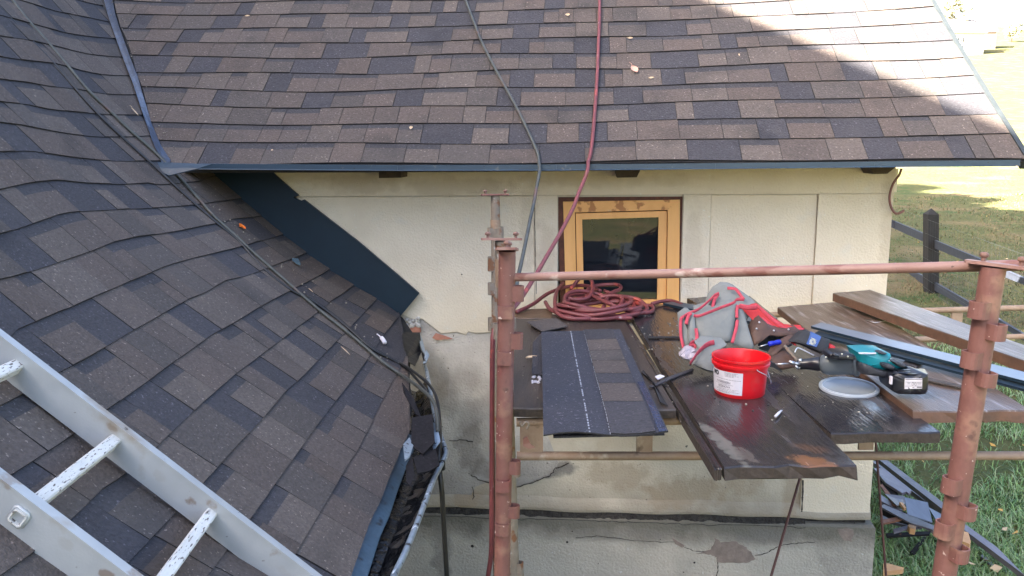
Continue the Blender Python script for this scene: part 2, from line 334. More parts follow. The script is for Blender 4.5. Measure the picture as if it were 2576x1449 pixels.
M_bluehandle = mat("blue_handle", (0.010, 0.022, 0.42), (0.008, 0.018, 0.36), scale=10, rough=0.35)
M_fence = mat("grey_fence_rail", (0.030, 0.035, 0.052), (0.019, 0.022, 0.033), scale=14, rough=0.7, bump=0.4, bscale=40)
M_fpost = mat("black_fence_post", (0.016, 0.014, 0.013), (0.008, 0.0075, 0.007), scale=20, rough=0.85, bump=0.5, bscale=50)
M_wire = mat("galvanised_wire", (0.07, 0.073, 0.075), (0.05, 0.052, 0.054), scale=30, rough=0.5, metal=0.4)
M_scrap = mat("dark_shingle_scrap", (0.026, 0.024, 0.026), (0.014, 0.013, 0.014), scale=80, rough=0.95, spec=0.08, speck=(0.06, 0.06, 0.06), speck_scale=120)
M_slate = mat("wet_slate_board", (0.105, 0.088, 0.095), (0.050, 0.042, 0.047), scale=10, rough=0.42, bump=0.4, bscale=40, spot=[((0.035, 0.028, 0.028), 8, 0.6)], spot_soft=0.15)
M_burnt = mat("dark_rotten_board", (0.022, 0.019, 0.018), (0.012, 0.010, 0.010), scale=18, rough=0.8, spec=0.15, bump=0.7, bscale=40, spot=[((0.20, 0.075, 0.03), 16, 0.67)])
M_fresh = mat("fresh_wood", (0.62, 0.34, 0.15), (0.48, 0.24, 0.10), scale=20, rough=0.7)
M_leaf = mat("fallen_leaf_skin", (0.62, 0.47, 0.30), (0.50, 0.34, 0.20), scale=30, rough=0.7)
M_pinkleaf = mat("pink_leaf_skin", (0.66, 0.36, 0.28), (0.58, 0.30, 0.22), scale=40, rough=0.6)
M_orangeleaf = mat("orange_leaf_skin", (0.80, 0.22, 0.02), (0.65, 0.10, 0.015), scale=50, rough=0.6)
M_clear = mat("crumpled_film", (0.42, 0.38, 0.42), (0.26, 0.23, 0.26), scale=30, rough=0.15, bump=0.9, bscale=30, bdist=0.02)

# ================================================================== GROUND, FIELD, HILL
def terrain(X, Y):
    d = max(0.0, Y - 6.0)
    z = -2.7 + 0.045 * d + 0.0 * X
    if Y > 40: z += 0.00075 * min(Y - 40, 90) ** 2 + (0.135 * (Y - 130) if Y > 130 else 0)
    if Y > 330: z -= 0.10 * (Y - 330)
    z += 0.05 * math.sin(X * 0.55 + 1.3) * math.sin(Y * 0.4) * min(1, d / 4) + 0.6 * math.sin(X * 0.05) * min(1, max(0, Y - 25) / 60)
    return z
ground_m = mat("meadow_turf", (0.120, 0.112, 0.046), (0.066, 0.078, 0.028), scale=0.9, rough=0.95, bump=1.0, bscale=7, contrast=0.9, spec=0.1, bdist=0.12,
               spot=[((0.155, 0.120, 0.060), 0.55, 0.50), ((0.045, 0.080, 0.024), 1.4, 0.56)], spot_soft=0.15)
xs = [-400, -200, -100, -50, -25] + [x * 1.5 for x in range(-10, 21)] + [36, 48, 64, 90, 130, 200, 300, 450, 700]
ys = [-300, -120, -50, -20, -8, -2, 1] + [2 + k for k in range(0, 40)] + [45, 50, 56, 64, 74, 86, 100, 116, 135, 160, 190, 225, 265, 310, 330, 370, 450, 600, 900]
mb = MB()
mb.v = [(x, y, terrain(x, y)) for y in ys for x in xs]
nx = len(xs)
for j in range(len(ys) - 1):
    for i in range(nx - 1):
        mb.f.append((j*nx+i, j*nx+i+1, (j+1)*nx+i+1, (j+1)*nx+i)); mb.m.append(0)
ground = kind(mb.build("ground", ground_m, smooth=True), 'structure')

def blades(name, mats, n, y0, y1, hgt, wid, xl, xr, seed):
    r = np.random.default_rng(seed); mb = MB()
    vs, fs, ms = [], [], []
    for i in range(n):
        Y = 1.0 / (1.0/y1 + r.random() * (1.0/y0 - 1.0/y1))
        X = xl(Y) + r.random() * (xr(Y) - xl(Y))
        z = terrain(X, Y) - 0.01
        s = Y / 5.0
        if math.sin(X*2.3 + 1.2*math.sin(Y*1.7)) + math.sin(Y*3.1 - X*1.4) > 1.25 and r.random() < .75: continue
        h = hgt * (0.5 + r.random()) * (0.8 + 0.2*s); w = wid * (0.7 + 0.6 * r.random()) * max(1.0, s * 0.8)
        a = r.random() * 6.283; bx, by = math.cos(a), math.sin(a); ln = h * (0.35 + 0.9 * r.random())
        px, py = -by * w, bx * w
        b = len(vs)
        vs += [(X - px, Y - py, z), (X + px, Y + py, z), (X + bx*ln*0.4 + px*0.8, Y + by*ln*0.4 + py*0.8, z + h*0.62), (X + bx*ln*0.4 - px*0.8, Y + by*ln*0.4 - py*0.8, z + h*0.62), (X + bx*ln, Y + by*ln, z + h*0.85)]
        fs += [(b, b+1, b+2, b+3), (b+3, b+2, b+4)]
        k = min(len(mats)-1, int(r.random()**1.3 * len(mats))); ms += [k, k]
    mb.v, mb.f, mb.m = vs, fs, ms
    return kind(mb.build(name, mats), 'stuff')
G = [mat("grass_blade_a", (0.26, 0.38, 0.13), (0.18, 0.28, 0.085), scale=3, rough=0.6), mat("grass_blade_b", (0.13, 0.26, 0.085), (0.085, 0.18, 0.055), scale=3, rough=0.6),
     mat("grass_blade_c", (0.32, 0.38, 0.19), (0.22, 0.28, 0.13), scale=3, rough=0.6), mat("grass_blade_dry", (0.165, 0.128, 0.066), (0.115, 0.090, 0.045), scale=3, rough=0.8)]
blades("lush_grass", G[:3], 42000, 3.9, 9.5, 0.075, 0.0036, lambda Y: 1.75, lambda Y: 0.72*Y + 1.2, 3)
G2 = [mat("meadow_blade", (0.105, 0.115, 0.040), (0.075, 0.085, 0.028), scale=3, rough=0.7), mat("meadow_blade_green", (0.060, 0.095, 0.028), (0.045, 0.07, 0.02), scale=3, rough=0.7)]
blades("meadow_grass", [G[3], G2[0], G2[1], G[3]], 52000, 8.5, 26, 0.034, 0.0028, lambda Y: 1.9, lambda Y: 0.72*Y + 2.0, 4)

# fallen leaves in the meadow
mb = MB()
for i in range(170):
    Y = 1/(1/26 + rng.random()*(1/4.5 - 1/26)); X = 2.1 + rng.random()*(0.7*Y); z = terrain(X, Y) + 0.05 + 0.02*rng.random()
    a = rng.random()*6.28; s = 0.022 + 0.018*rng.random(); c, sn = math.cos(a)*s, math.sin(a)*s; t = (rng.random()-.5)*s
    mb.poly([(X-c, Y-sn, z), (X+sn*.5, Y-c*.5, z+t), (X+c, Y+sn, z+.01), (X-sn*.5, Y+c*.5, z-t)], 0 if rng.random() < .6 else 1)
kind(mb.build("fallen_leaves", [M_leaf, mat("yellow_leaf_skin", (0.60, 0.33, 0.06), (0.5, 0.25, 0.04), scale=30)]), 'stuff')

# ================================================================== SIDE WING (the house part with the window)
ROT = math.radians(5)
AX = V((math.cos(ROT), -math.sin(ROT), 0)); NW = V((math.sin(ROT), math.cos(ROT), 0)); Z = V((0, 0, 1))
W0 = at_y(1500, 700, 3.98); E0 = at_y(1500, 412, 3.62)
SL = math.radians(40); UP = NW*math.cos(SL) + Z*math.sin(SL); NR = AX.cross(UP)
def wal(x, y, off=0.0):                 # pixel -> (a, z) on the wall
    p = at_plane(x, y, W0 - NW*off, NW); return ((p - W0).dot(AX), p.z)
def wpt(a, z, off=0.0): return V((W0.x, W0.y, 0)) + AX*a + Z*z - NW*off
wing = thing("side_wing", "cream plastered house wing with small pine window under a brown shingle roof", "house", (0.2, 4.2, -2.7))
def slab(mb, a0, a1, z0, z1, o0, o1, mi=0):   # plaster slab standing between offsets o0 (back) and o1 (front)
    mb.hexa([wpt(a0, z0, o1), wpt(a1, z0, o1), wpt(a1, z0, o0), wpt(a0, z0, o0), wpt(a0, z1, o1), wpt(a1, z1, o1), wpt(a1, z1, o0), wpt(a0, z1, o0)], mi)
def on_wall(pts, off): return [wpt(*wal(x, y, off), off) for x, y in pts]

aL, aR = -2.2, wal(2238, 600)[0]
z_led = wal(1600, 1290)[1]; zt = wal(1500, 400)[1] + 0.12
wx0, wz1 = wal(1404, 496); wx1, _ = wal(1718, 496); wz0 = wz1 - 0.66
z_str = wal(1700, 490)[1]
a_p1, a_p2 = wal(1785, 600)[0], wal(2052, 600)[0]
mb = MB()
GZ = -2.9
core = -0.010
slab(mb, aL, wx0, z_led, zt, -0.45, core); slab(mb, wx1, aR - 0.004, z_led, zt, -0.45, core)
slab(mb, wx0, wx1, z_led, wz0, -0.45, core); slab(mb, wx0, wx1, wz1, zt, -0.45, core)
# side and back walls of the wing
for (o0, o1, a0, a1) in ((-4.6, -0.45, aR - 0.42, aR - 0.004), (-4.6, -4.2, aL, aR - 0.42)):
    slab(mb, a0, a1, GZ, zt + (2.2 if False else 0), o0, o1)
# right gable
pk = [wpt(aR - 0.42, zt, -0.2), wpt(aR - 0.42, zt + 1.75, -2.3), wpt(aR - 0.42, zt, -4.5)]
mb.prism(pk, AX*0.41)
wall_core = mb.build("wall", M_lower, wing)
# raised plaster fields (frieze, pilaster, jamb strips) with an irregular lower edge of the cream coat on the left
mb = MB()
slab(mb, aL, aR + 0.001, z_str + 0.002, zt - 0.001, core - 0.002, 0.008)                       # frieze
slab(mb, a_p2, aR, z_led + 0.003, z_str, core - 0.002, 0.008)                                  # corner pilaster
aj0, aj1 = wal(1345, 600)[0], wal(1405, 600)[0]
slab(mb, aj0, wx0 - 0.004, -1.25, z_str, core - 0.002, 0.004); slab(mb, wx1 + 0.004, a_p1, -1.25, z_str, core - 0.002, 0.005)
slab(mb, wx0 - 0.003, wx1 + 0.003, -1.25, wz0 - 0.004, core - 0.002, 0.004)
# recessed fields get their own coat, a little lower than the strips
slab(mb, a_p1 + 0.004, a_p2 - 0.004, -1.15, z_str - 0.004, core - 0.002, -0.003)
edge = [(960, 770), (1012, 790), (1040, 803), (1062, 801), (1080, 815), (1110, 838), (1150, 834), (1172, 842), (1178, 833), (1200, 838), (1240, 834), (1275, 845), (1300, 880), (1325, 960)]
pts = [wal(x, y) for x, y in edge]
top = z_str - 0.004
mb.prism([wpt(a, z, 0.001) for a, z in pts] + [wpt(aj0 - 0.003, pts[-1][1], 0.001), wpt(aj0 - 0.003, top, 0.001), wpt(pts[0][0], top, 0.001)], NW*0.012)
mb.prism([wpt(aL, pts[0][1], 0.001), wpt(pts[0][0], pts[0][1], 0.001), wpt(pts[0][0], top, 0.001), wpt(aL, top, 0.001)], NW*0.012)
mb.build("plaster_coat", M_plaster, wing)
# rough grey render area on the lower left
mb = MB()
e2 = [(1000, 800)] + [(x, y + 3) for x, y in edge[2:]] + [(1405, 1165), (1392, 1192), (1340, 1216), (1290, 1228), (1230, 1212), (1195, 1225), (1178, 1262), (1100, 1270), (1040, 1272), (1000, 1272)]
mb.prism(on_wall(e2, -0.006), NW*0.01)
mb.build("render_patch", M_render, wing)
# lip, mossy gap, plinth
mb = MB(); lz = z_led
for i in range(40):
    a0_, a1_ = lerp(aL, aR + .006, i/40), lerp(aL, aR + .006, (i+1)/40); w0_, w1_ = (.004*math.sin(i*1.3) + .003*math.sin(i*.45), .004*math.sin(i*1.3 + 1.3) + .003*math.sin(i*.45 + .45))
    P_ = [[wpt(a_, lz + zz + w_, o_) for a_, w_ in ((a0_, w0_), (a1_, w1_))] for zz, o_ in ((-.002, .004), (.004, .012), (.018, .014), (.036, .010), (.058, .002), (.075, -.0095))]
    for r0_, r1_ in zip(P_, P_[1:]): mb.poly([r0_[0], r0_[1], r1_[1], r1_[0]])
    mb.poly([P_[0][0], P_[0][1], wpt(a1_, lz - .002, -.02), wpt(a0_, lz - .002, -.02)])
mb.build("wall_lip", M_lower, wing, smooth=True, angle=60)
mb = MB(); slab(mb, aL, aR - 0.012, lz - 0.040, lz - 0.001, -0.45, -0.008)
nm = 150; upm, dnm = [], []
for i in range(nm + 1):
    a = lerp(aL, wal(2024, 1300)[0], i/nm); g1 = .5 + .5*math.sin(i*.21 + 1.0)*math.sin(i*.057); fade = 1.0
    upm.append(wpt(a, lz + (0.002 + 0.012*g1*rng.random())*fade, 0.0146 if False else 0.004)); dnm.append(wpt(a, lz - 0.037 - (0.001 + 0.016*g1*rng.random()), 0.0295))
for i in range(nm):
    mb.prism([dnm[i], dnm[i+1], upm[i+1], upm[i]], NW*0.006)
for i in range(60):
    a = aL + (aR - aL - 0.35) * rng.random(); s_ = 0.003 + 0.009*rng.random()**2
    mb.lathe([(s_, 0), (s_*.8, s_*.4), (s_*.2, s_*.6)], wpt(a, lz - 0.03 + 0.02*rng.random(), 0.010), seg=6, axis=(rng.normal()*.3, -1, .4))
mb.build("moss_joint", M_moss, wing)
mb = MB()
slab(mb, aL, aR + 0.03, GZ, lz - 0.034, -0.45, 0.028)
mb.hexa([wpt(aL, lz - 0.0338, 0.028), wpt(aR + 0.03, lz - 0.0338, 0.028), wpt(aR + 0.03, lz - 0.0338, -0.2), wpt(aL, lz - 0.0338, -0.2),
         wpt(aL, lz - 0.022, 0.016), wpt(aR + 0.022, lz - 0.022, 0.016), wpt(aR + 0.02, lz - 0.018, -0.2), wpt(aL, lz - 0.018, -0.2)])
plinth = mb.build("plinth", M_plinth, wing)
def ribbon(mb, pts, w, off, th=0.0015):
    q = on_wall(pts, off)
    for i in range(len(q) - 1):
        d = (q[i+1] - q[i]); s = d.cross(NW).normalized()
        w0 = w * (0.35 + 0.9*rng.random()); w1 = w * (0.35 + 0.9*rng.random())
        mb.prism([q[i] - s*w0, q[i+1] - s*w1, q[i+1] + s*w1, q[i] + s*w0], NW*(th + 0.004))
def jag(pts, n=4, j=3.0):
    out = []
    for (x0, y0), (x1, y1) in zip(pts, pts[1:]):
        for k in range(n):
            t = k/n; out.append((lerp(x0, x1, t) + (rng.random()-.5)*j, lerp(y0, y1, t) + (rng.random()-.5)*j))
    return out + [pts[-1]]
mb = MB(); ribbon(mb, jag([(1300, 1226), (1340, 1214), (1380, 1198), (1392, 1190), (1396, 1178), (1412, 1174), (1432, 1165)]), 0.0022, 0.0035); mb.build("crack", M_crack, wing)
mb = MB(); ribbon(mb, jag([(1185, 1196), (1202, 1206), (1240, 1219)]), 0.0016, 0.0055); mb.build("crack", M_crack, wing)
mb = MB(); ribbon(mb, jag([(1130, 1110), (1165, 1107), (1190, 1112)]), 0.0016, 0.0055); mb.build("crack", M_crack, wing)
mb = MB(); ribbon(mb, jag([(1188, 1225), (1192, 1250), (1180, 1268)]), 0.0016, 0.0055); mb.build("crack", M_crack, wing)
mb = MB(); ribbon(mb, jag([(2020, 1208), (2019, 1250), (2016, 1300)], 3, 1.0), 0.0045, 0.0096); mb.build("crack", M_crack, wing)  # pilaster groove drawn as a dark strip on the wall
mb = MB(); ribbon(mb, jag([(1448, 1354), (1500, 1348), (1560, 1356), (1630, 1362), (1695, 1364), (1720, 1376), (1752, 1388), (1800, 1385)]), 0.0016, 0.030); mb.build("crack", M_crack, wing)
mb = MB(); ribbon(mb, jag([(1900, 1398), (1930, 1392), (1952, 1378), (1972, 1370), (2010, 1366), (2050, 1364)]), 0.0020, 0.030); mb.build("crack", M_crack, wing)
mb = MB(); ribbon(mb, jag([(1805, 1412), (1806, 1435), (1800, 1460)]), 0.0022, 0.030); mb.build("crack", M_crack, wing)
mb = MB(); ribbon(mb, jag([(1345, 500), (1346, 600), (1349, 740)], 6, 1.2), 0.0014, 0.0055); mb.build("crack", M_crack, wing)
mb = MB(); ribbon(mb, jag([(2150, 1300), (2150, 1326)], 3, 2), 0.0012, 0.0102); mb.build("crack", M_crack, wing)
for (x, y, s) in ((1427, 1357, .007), (1440, 1330, .004), (1505, 1410, .003), (1190, 1367, .009), (1660, 1350, .003), (1162, 690, .004), (1718, 1432, .004), (1745, 1408, .006)):
    a, z = wal(x, y); o = 0.030 if z < z_led else 0.0045
    mb = MB()
    mb.lathe([(s, 0), (s*.5, .002)], wpt(a, z, o), axis=tuple(-NW), seg=7); mb.build("plaster_hole", M_crack, wing)
mb = MB(); mb.prism(on_wall([(1087, 850), (1096, 838), (1122, 846), (1140, 853), (1115, 854), (1100, 856)], 0.0062), NW*0.004); mb.build("exposed_brick", M_brick, wing)
mb = MB(); mb.prism(on_wall([(1009, 826), (1025, 822), (1056, 824), (1058, 836), (1030, 839), (1008, 838)], 0.012), NW*0.02); mb.build("exposed_brick", M_brick, wing)
mb = MB(); mb.prism(on_wall([(1034, 812), (1042, 815), (1038, 820), (1031, 819)], 0.0065), NW*0.004); mb.build("exposed_brick", M_brick, wing)
mb = MB(); mb.prism(on_wall(jag([(1800, 1352), (1812, 1364), (1852, 1360), (1866, 1372), (1880, 1380), (1896, 1400), (1900, 1408), (1885, 1414), (1855, 1418), (1806, 1415), (1802, 1402), (1790, 1397), (1752, 1391), (1790, 1382), (1796, 1365), (1800, 1352)], 4, 4.0)[:-1], 0.0305), NW*0.004); mb.build("peeled_patch", M_peel, wing)
mb = MB(); mb.prism(on_wall(jag([(2108, 1331), (2146, 1331), (2148, 1346), (2142, 1362), (2122, 1358), (2112, 1345), (2108, 1331)], 4, 3.5)[:-1], 0.0305), NW*0.004); mb.build("peeled_patch", M_peel, wing)
mb = MB(); mb.prism(on_wall([(1690, 1352), (1705, 1362), (1722, 1372), (1716, 1378), (1698, 1368)], 0.0305), NW*0.004); mb.build("peeled_patch", M_peel, wing)
mb = MB()
for k_ in range(26):       # crumbled plaster and stone below the end of the flashing
    x_, y_ = 1012 + 44*rng.random(), 796 + 26*rng.random(); s_ = 0.005 + 0.010*rng.random()
    mb.lathe([(s_*.7, -s_*.3), (s_, s_*.3), (s_*.75, s_*.9), (s_*.2, s_*1.2)], on_wall([(x_, y_)], 0.004)[0], axis=(rng.normal()*.5, -1, rng.normal()*.5), seg=6)
kind(mb.build("crumbled_plaster", mat("crumbly_mortar", (0.62, 0.60, 0.56), (0.30, 0.27, 0.24), scale=30, rough=0.95), wing), 'stuff')
WL = V(wing.location)
def wstain(m, x, y, rx, rz, col, amt=.75, off=0.0): blob(m, on_wall([(x, y)], off)[0] - WL, AX, rx, Z, rz, col, amt)
for (x, y, rx, rz, am) in ((1180, 1130, .08, .14, .5), (1130, 1010, .06, .10, .3), (1225, 1180, .12, .05, .5), (1110, 950, .05, .12, .3)): wstain(M_render, x, y, rx, rz, (0.17, 0.15, 0.13), am)
for (x, y, rx, rz, am) in ((1720, 1235, .22, .10, .7), (1560, 1200, .20, .09, .55), (1180, 1255, .07, .06, .8), (1990, 1250, .05, .16, .6), (1880, 1215, .10, .08, .5)): wstain(M_lower, x, y, rx, rz, (0.33, 0.26, 0.18), am)
wstain(M_lower, 1390, 1180, .14, .05, (0.20, 0.185, 0.17), .8)
for (x, y, rx, rz, am) in ((1110, 1390, .06, .20, .6), (1930, 1350, .16, .05, .7), (1560, 1345, .30, .04, .5), (2120, 1420, .16, .10, .35)): wstain(M_plinth, x, y, rx, rz, (0.20, 0.185, 0.16), am, .03)
for (x, y, rx, rz, am) in ((1150, 470, .30, .05, .35), (900, 462, .25, .05, .45), (1500, 452, .5, .04, .3), (1330, 560, .05, .22, .3), (2230, 560, .04, .25, .35), (1375, 640, .06, .2, .35), (1745, 640, .05, .25, .3)): wstain(M_plaster, x, y, rx, rz, (0.46, 0.37, 0.26), am)
# corner capital and little bracket block
mb = MB()
a0, a1 = wal(2214, 450)[0], wal(2264, 450)[0]; zz0, zz1 = wal(2240, 484)[1], wal(2240, 425)[1]
slab(mb, aR + 0.002, a1, zz0, zz1, -0.30, -0.03); mb.build("corner_block", M_plaster, wing)

# window: frame > sash > pane
M_all = [M_pine, M_pinestain, M_oldbrown]
def frame_ring(mb, o, i, off, depth, mi_top=0, mi=0):
    """o, i: outer / inner corner pixels (tl, tr, br, bl); four members butted at the corners"""
    O = on_wall(o, off); I = on_wall(i, off)
    for k in range(4):
        l = (k+1) % 4
        mb.prism([O[k], O[l], I[l], I[k]], NW*depth, mi_top if k == 0 else mi)
bot = 800
o1 = [(1402, 496.5), (1719, 494), (1714, bot), (1411, bot)]; i1 = [(1416, 507), (1711, 502), (1708, bot - 6), (1424, bot - 6)]
mb = MB(); frame_ring(mb, o1, i1, -0.012, 0.10); wf0 = mb.build("window", M_oldbrown, wing)
o2 = [(1416.4, 507.4), (1710.6, 502.4), (1707.6, bot - 6.3), (1424.4, bot - 6.3)]; i2 = [(1446, 534.6), (1680, 528), (1677, bot - 30), (1451, bot - 30)]
mb = MB(); frame_ring(mb, o2, i2, -0.006, 0.07, 1, 0); mb.build("window_frame", [M_pine, M_pinestain], wf0)
o3 = [(1448.2, 537), (1677.8, 530.6), (1675, bot - 32), (1453, bot - 32)]; i3 = [(1464.5, 552), (1657, 546.5), (1653, bot - 46), (1469, bot - 46)]
mb = MB(); mb.prism(on_wall([(1444, 532), (1682, 526), (1679, bot - 28), (1449, bot - 28)], -0.062), NW*0.006); mb.build("rebate", M_oldbrown, wf0)
mb = MB(); frame_ring(mb, o3, i3, -0.020, 0.05); mb.build("sash", M_pine, wf0)
mb = MB(); mb.prism(on_wall([(x, y) for x, y in ((1462, 550), (1659, 544), (1655, bot - 44), (1466, bot - 44))], -0.040), NW*0.006); mb.build("pane", M_pane, wf0)

# ------------------------------------------------------------------ wing roof: rows of shingles
cols = [684, 1307, 1695, 2208]
rowpx = [[411, 414, 410, 403.6], [359, 362, 357, 348], [313, 313, 306, 297], [269, 270, 262, 247], [227, 226, 217, 201], [185, 182.6, 172, 154],
         [145, 141, 130.5, 108.8], [109, 103, 91.6, 65], [73.5, 65.5, 53, 25.6], [38.5, 31, 15.5, -12], [6.8, -1.5, -18, -49]]
def r_ah(x, y):
    p = at_plane(x, y, E0, NR) - E0; return p.dot(AX), p.dot(UP)
rowfit = []
for i, r in enumerate(rowpx):
    q = [r_ah(x, y) for x, y in zip(cols, r)]
    rowfit.append(np.polyfit([a for a, h in q], [h for a, h in q], 2 if i else 1))
for k in range(1, 13):
    c = rowfit[10].copy(); c[-1] += 0.1435 * k; rowfit.append(c)
wave = [[(rng.random()*6.28, 2.2 + 3*rng.random(), 0.0022 + 0.0022*rng.random()) for _ in range(3)] for _ in rowfit]
def rowh(i, a):
    h = float(np.polyval(rowfit[i], a))
    for ph, fr, am in wave[i]: h += am * math.sin(a*fr + ph)
    return h
rake = [r_ah(x, y) for x, y in ((2571, 397), (2537, 342), (2506, 291), (2473, 238), (2446, 188), (2419, 137), (2393, 94.6), (2336, 0))]
rk = np.polyfit([h for a, h in rake], [a for a, h in rake], 1)
def rake_a(h): return float(np.polyval(rk, h))
vl = [r_ah(x, y) for x, y in ((418, 425), (400, 372), (383, 318), (362, 245), (343, 190), (313, 112), (288, 45), (276, 0))]
vh, va = [h for a, h in vl], [a for a, h in vl]
def valley_a(h): return float(np.interp(h, vh, va)) if h < vh[-1] else va[-1] - (h - vh[-1])*0.62
def rp(a, h, off=0.0):
    bump = 0.006*math.sin(a*1.7 + h*2.1) + 0.004*math.sin(a*4.1 - h*3.0)
    return E0 + AX*a + UP*h + NR*(off + bump)
mb = MB()     # roof deck under the shingles, running to the ridge and down the far side
HR = 3.25
ha = [0.004, 0.5, 1.0, 1.6, HR]
grid = []
for h in ha: grid.append([rp(lerp(valley_a(h) - 0.25, rake_a(h) - 0.012, t), h, -0.012) for t in (0, .25, .5, .75, 1)])
for i in range(len(ha)-1):
    for j in range(4):
        mb.prism([grid[i][j], grid[i][j+1], grid[i+1][j+1], grid[i+1][j]], -NR*0.03)
rid0, rid1 = rp(valley_a(HR) - 0.25, HR, -0.012), rp(rake_a(HR) - 0.012, HR, -0.012)
UB = NW*math.cos(SL) - Z*math.sin(SL)
mb.prism([rid0, rid1, rid1 + UB*3.4, rid0 + UB*3.4], V((0, 0, -0.04)))
roof = mb.build("roof", M_deck, wing)

def pick(r):
    return 1 if r < .18 else 0 if r < .46 else 2 if r < .62 else 3 if r < .79 else 4
def make_tab(P, a0l, a1l, a0u, a1u, front, body, band, hf=1.0, nseg=3, thick=0.006, bandf=0.72, jit=0.0):
    """P(t, s, off): t across 0..1, s up-slope 0..1.08. One shingle tab as a thin tilted slab."""
    mb = MB(); st = [0.0, bandf if band else 0.9, 1.12]
    offs = [thick + front, thick*0.55 + front*0.8, 0.0005]
    rows = []
    for s, o in zip(st, offs):
        rows.append([P(k/nseg, s - (jit if s == 0 else 0), o) for k in range(nseg+1)])
    n = nseg + 1
    lo = [P(k/nseg, -(jit), 0.0003) for k in range(n)]
    mb.v = [tuple(p) for p in lo + rows[0] + rows[1] + rows[2]]
    for k in range(nseg):
        mb.f.append((k, k+1, n+k+1, n+k)); mb.m.append(1)
        mb.f.append((n+k, n+k+1, 2*n+k+1, 2*n+k)); mb.m.append(0)
        mb.f.append((2*n+k, 2*n+k+1, 3*n+k+1, 3*n+k)); mb.m.append(2 if band else 0)
    b = len(mb.v); e = [P(0, st[1], 0.0003), P(0, st[2], 0.0), P(1, st[1], 0.0003), P(1, st[2], 0.0)]
    mb.v += [tuple(p) for p in e]
    mb.f += [(0, n, 2*n, b), (b, 2*n, 3*n, b+1), (n-1, b+2, 3*n-1, 2*n-1), (b+2, b+3, 4*n-1, 3*n-1)]; mb.m += [1, 1, 1, 1]
    return mb
def join_into(dst, mb, remap):
    b = len(dst.v); dst.v += mb.v; dst.f += [tuple(b+i for i in f) for f in mb.f]; dst.m += [remap[m] for m in mb.m]

def lay_row(lo_range, hi_range, P, mean, seed, out):
    """lo_range, hi_range: (start, end) along the row at the lower and upper line"""
    r = random.Random(seed)
    L = lo_range[1] - lo_range[0]; x = 0.0; last = -1; first = True
    while x < L:
        w = r.choice((0.085, 0.12, 0.15, 0.17, 0.20, 0.235)) * mean * r.uniform(0.9, 1.1)
        if first: w *= r.uniform(0.3, 1.0); first = False
        x1 = x + w
        if L - x1 < 0.05: x1 = L
        x1 = min(x1, L)
        c = pick(r.random())
        if c == last: c = (c + r.choice((1, 2, 3))) % 5
        last = c
        out.append((lo_range[0] + x, lo_range[0] + x1, c, (c != 4) and r.random() < 0.50, r.uniform(0.68, 0.78), (0.0 if c == 4 else 0.0022) + r.uniform(0, 0.0018), r.uniform(-0.006, 0.010)))
        x = x1
count = 0
rest = MB()
REMAP = {}
tiles = []
for i in range(0, 22):
    hm = float(np.polyval(rowfit[i], 0)); h1 = float(np.polyval(rowfit[i+1], 0))
    row = []
    lay_row((valley_a(hm) - 0.03, rake_a(hm) + 0.004), None, None, 0.97, 100 + i, row)
    for k, (a0, a1, c, band, bf, fr, jit) in enumerate(row):
        g = 0.0012
        aa0, aa1 = a0 + g, a1 - g
        u0, u1 = aa0, aa1
        if k == 0: u0 = valley_a(h1) - 0.03
        aend = rake_a(h1) + 0.004
        u1 = min(u1, aend); u0 = min(u0, u1 - 0.02)
        def P(t, s, off, aa0=aa0, aa1=aa1, u0=u0, u1=u1, i=i):
            a = lerp(lerp(aa0, aa1, t), lerp(u0, u1, t), s)
            h = lerp(rowh(i, a), rowh(i+1, a), s)
            return rp(a, h, off + 0.001)
        tb = make_tab(P, 0, 0, 0, 0, fr, c, band, bandf=bf, thick=0.0058, jit=jit)
        tiles.append((tb, c))
for k, (tb, c) in enumerate(tiles):
    if k < 300: tb.build("shingle", [SH[c], M_edge, SH[5]], roof)
    else: join_into(rest, tb, {0: c, 1: 6, 2: 5})
o = kind(rest.build("upper_shingles", SH[:6] + [M_edge], roof), 'stuff')
print("wing tiles", len(tiles))
# starter strip below the first course, eave trim, rake trim
mb = MB()
for k in range(24):
    a0, a1 = lerp(va[0], rake_a(0), k/24), lerp(va[0], rake_a(0), (k+1)/24) - 0.0005
    mb.hexa([rp(a0, rowh(0, a0) - 0.006, -0.010), rp(a1, rowh(0, a1) - 0.006, -0.010), rp(a1, 0.1, -0.010), rp(a0, 0.1, -0.010), rp(a0, rowh(0, a0) - 0.006, -0.0008), rp(a1, rowh(0, a1) - 0.006, -0.0008), rp(a1, 0.1, -0.0008), rp(a0, 0.1, -0.0008)])
mb.build("starter_course", M_edge, roof)
EP = E0 - NW*0.012
etop = [at_plane(x, y, EP, NW) for x, y in ((500, 411.5), (1000, 415.5), (1400, 414), (1800, 410.5), (2200, 406.5), (2567, 402))]
ebot = [at_plane(x, y, EP, NW) for x, y in ((500, 426), (1000, 429.5), (1400, 429), (1800, 425), (2200, 421), (2566, 417))]
mb = MB()
for k in range(5):
    g = 0.0006 if k < 4 else 0
    mb.prism([ebot[k], lerp(ebot[k], ebot[k+1], 1 - g), lerp(etop[k], etop[k+1], 1 - g), etop[k]], NW*0.03)
    # small turned-out drip
    mb.prism([ebot[k] - NW*0.006, lerp(ebot[k], ebot[k+1], 1-g) - NW*0.006, lerp(ebot[k], ebot[k+1], 1-g) + Z*0.004 - NW*0.0005, ebot[k] + Z*0.004 - NW*0.0005], NW*0.005)
mb.build("eave_trim", M_blue, wing)
mb = MB()
rr = [(rake_a(h) + 0.005, h) for h in (-0.004, 0.4, 0.8, 1.2, 1.7, HR)]
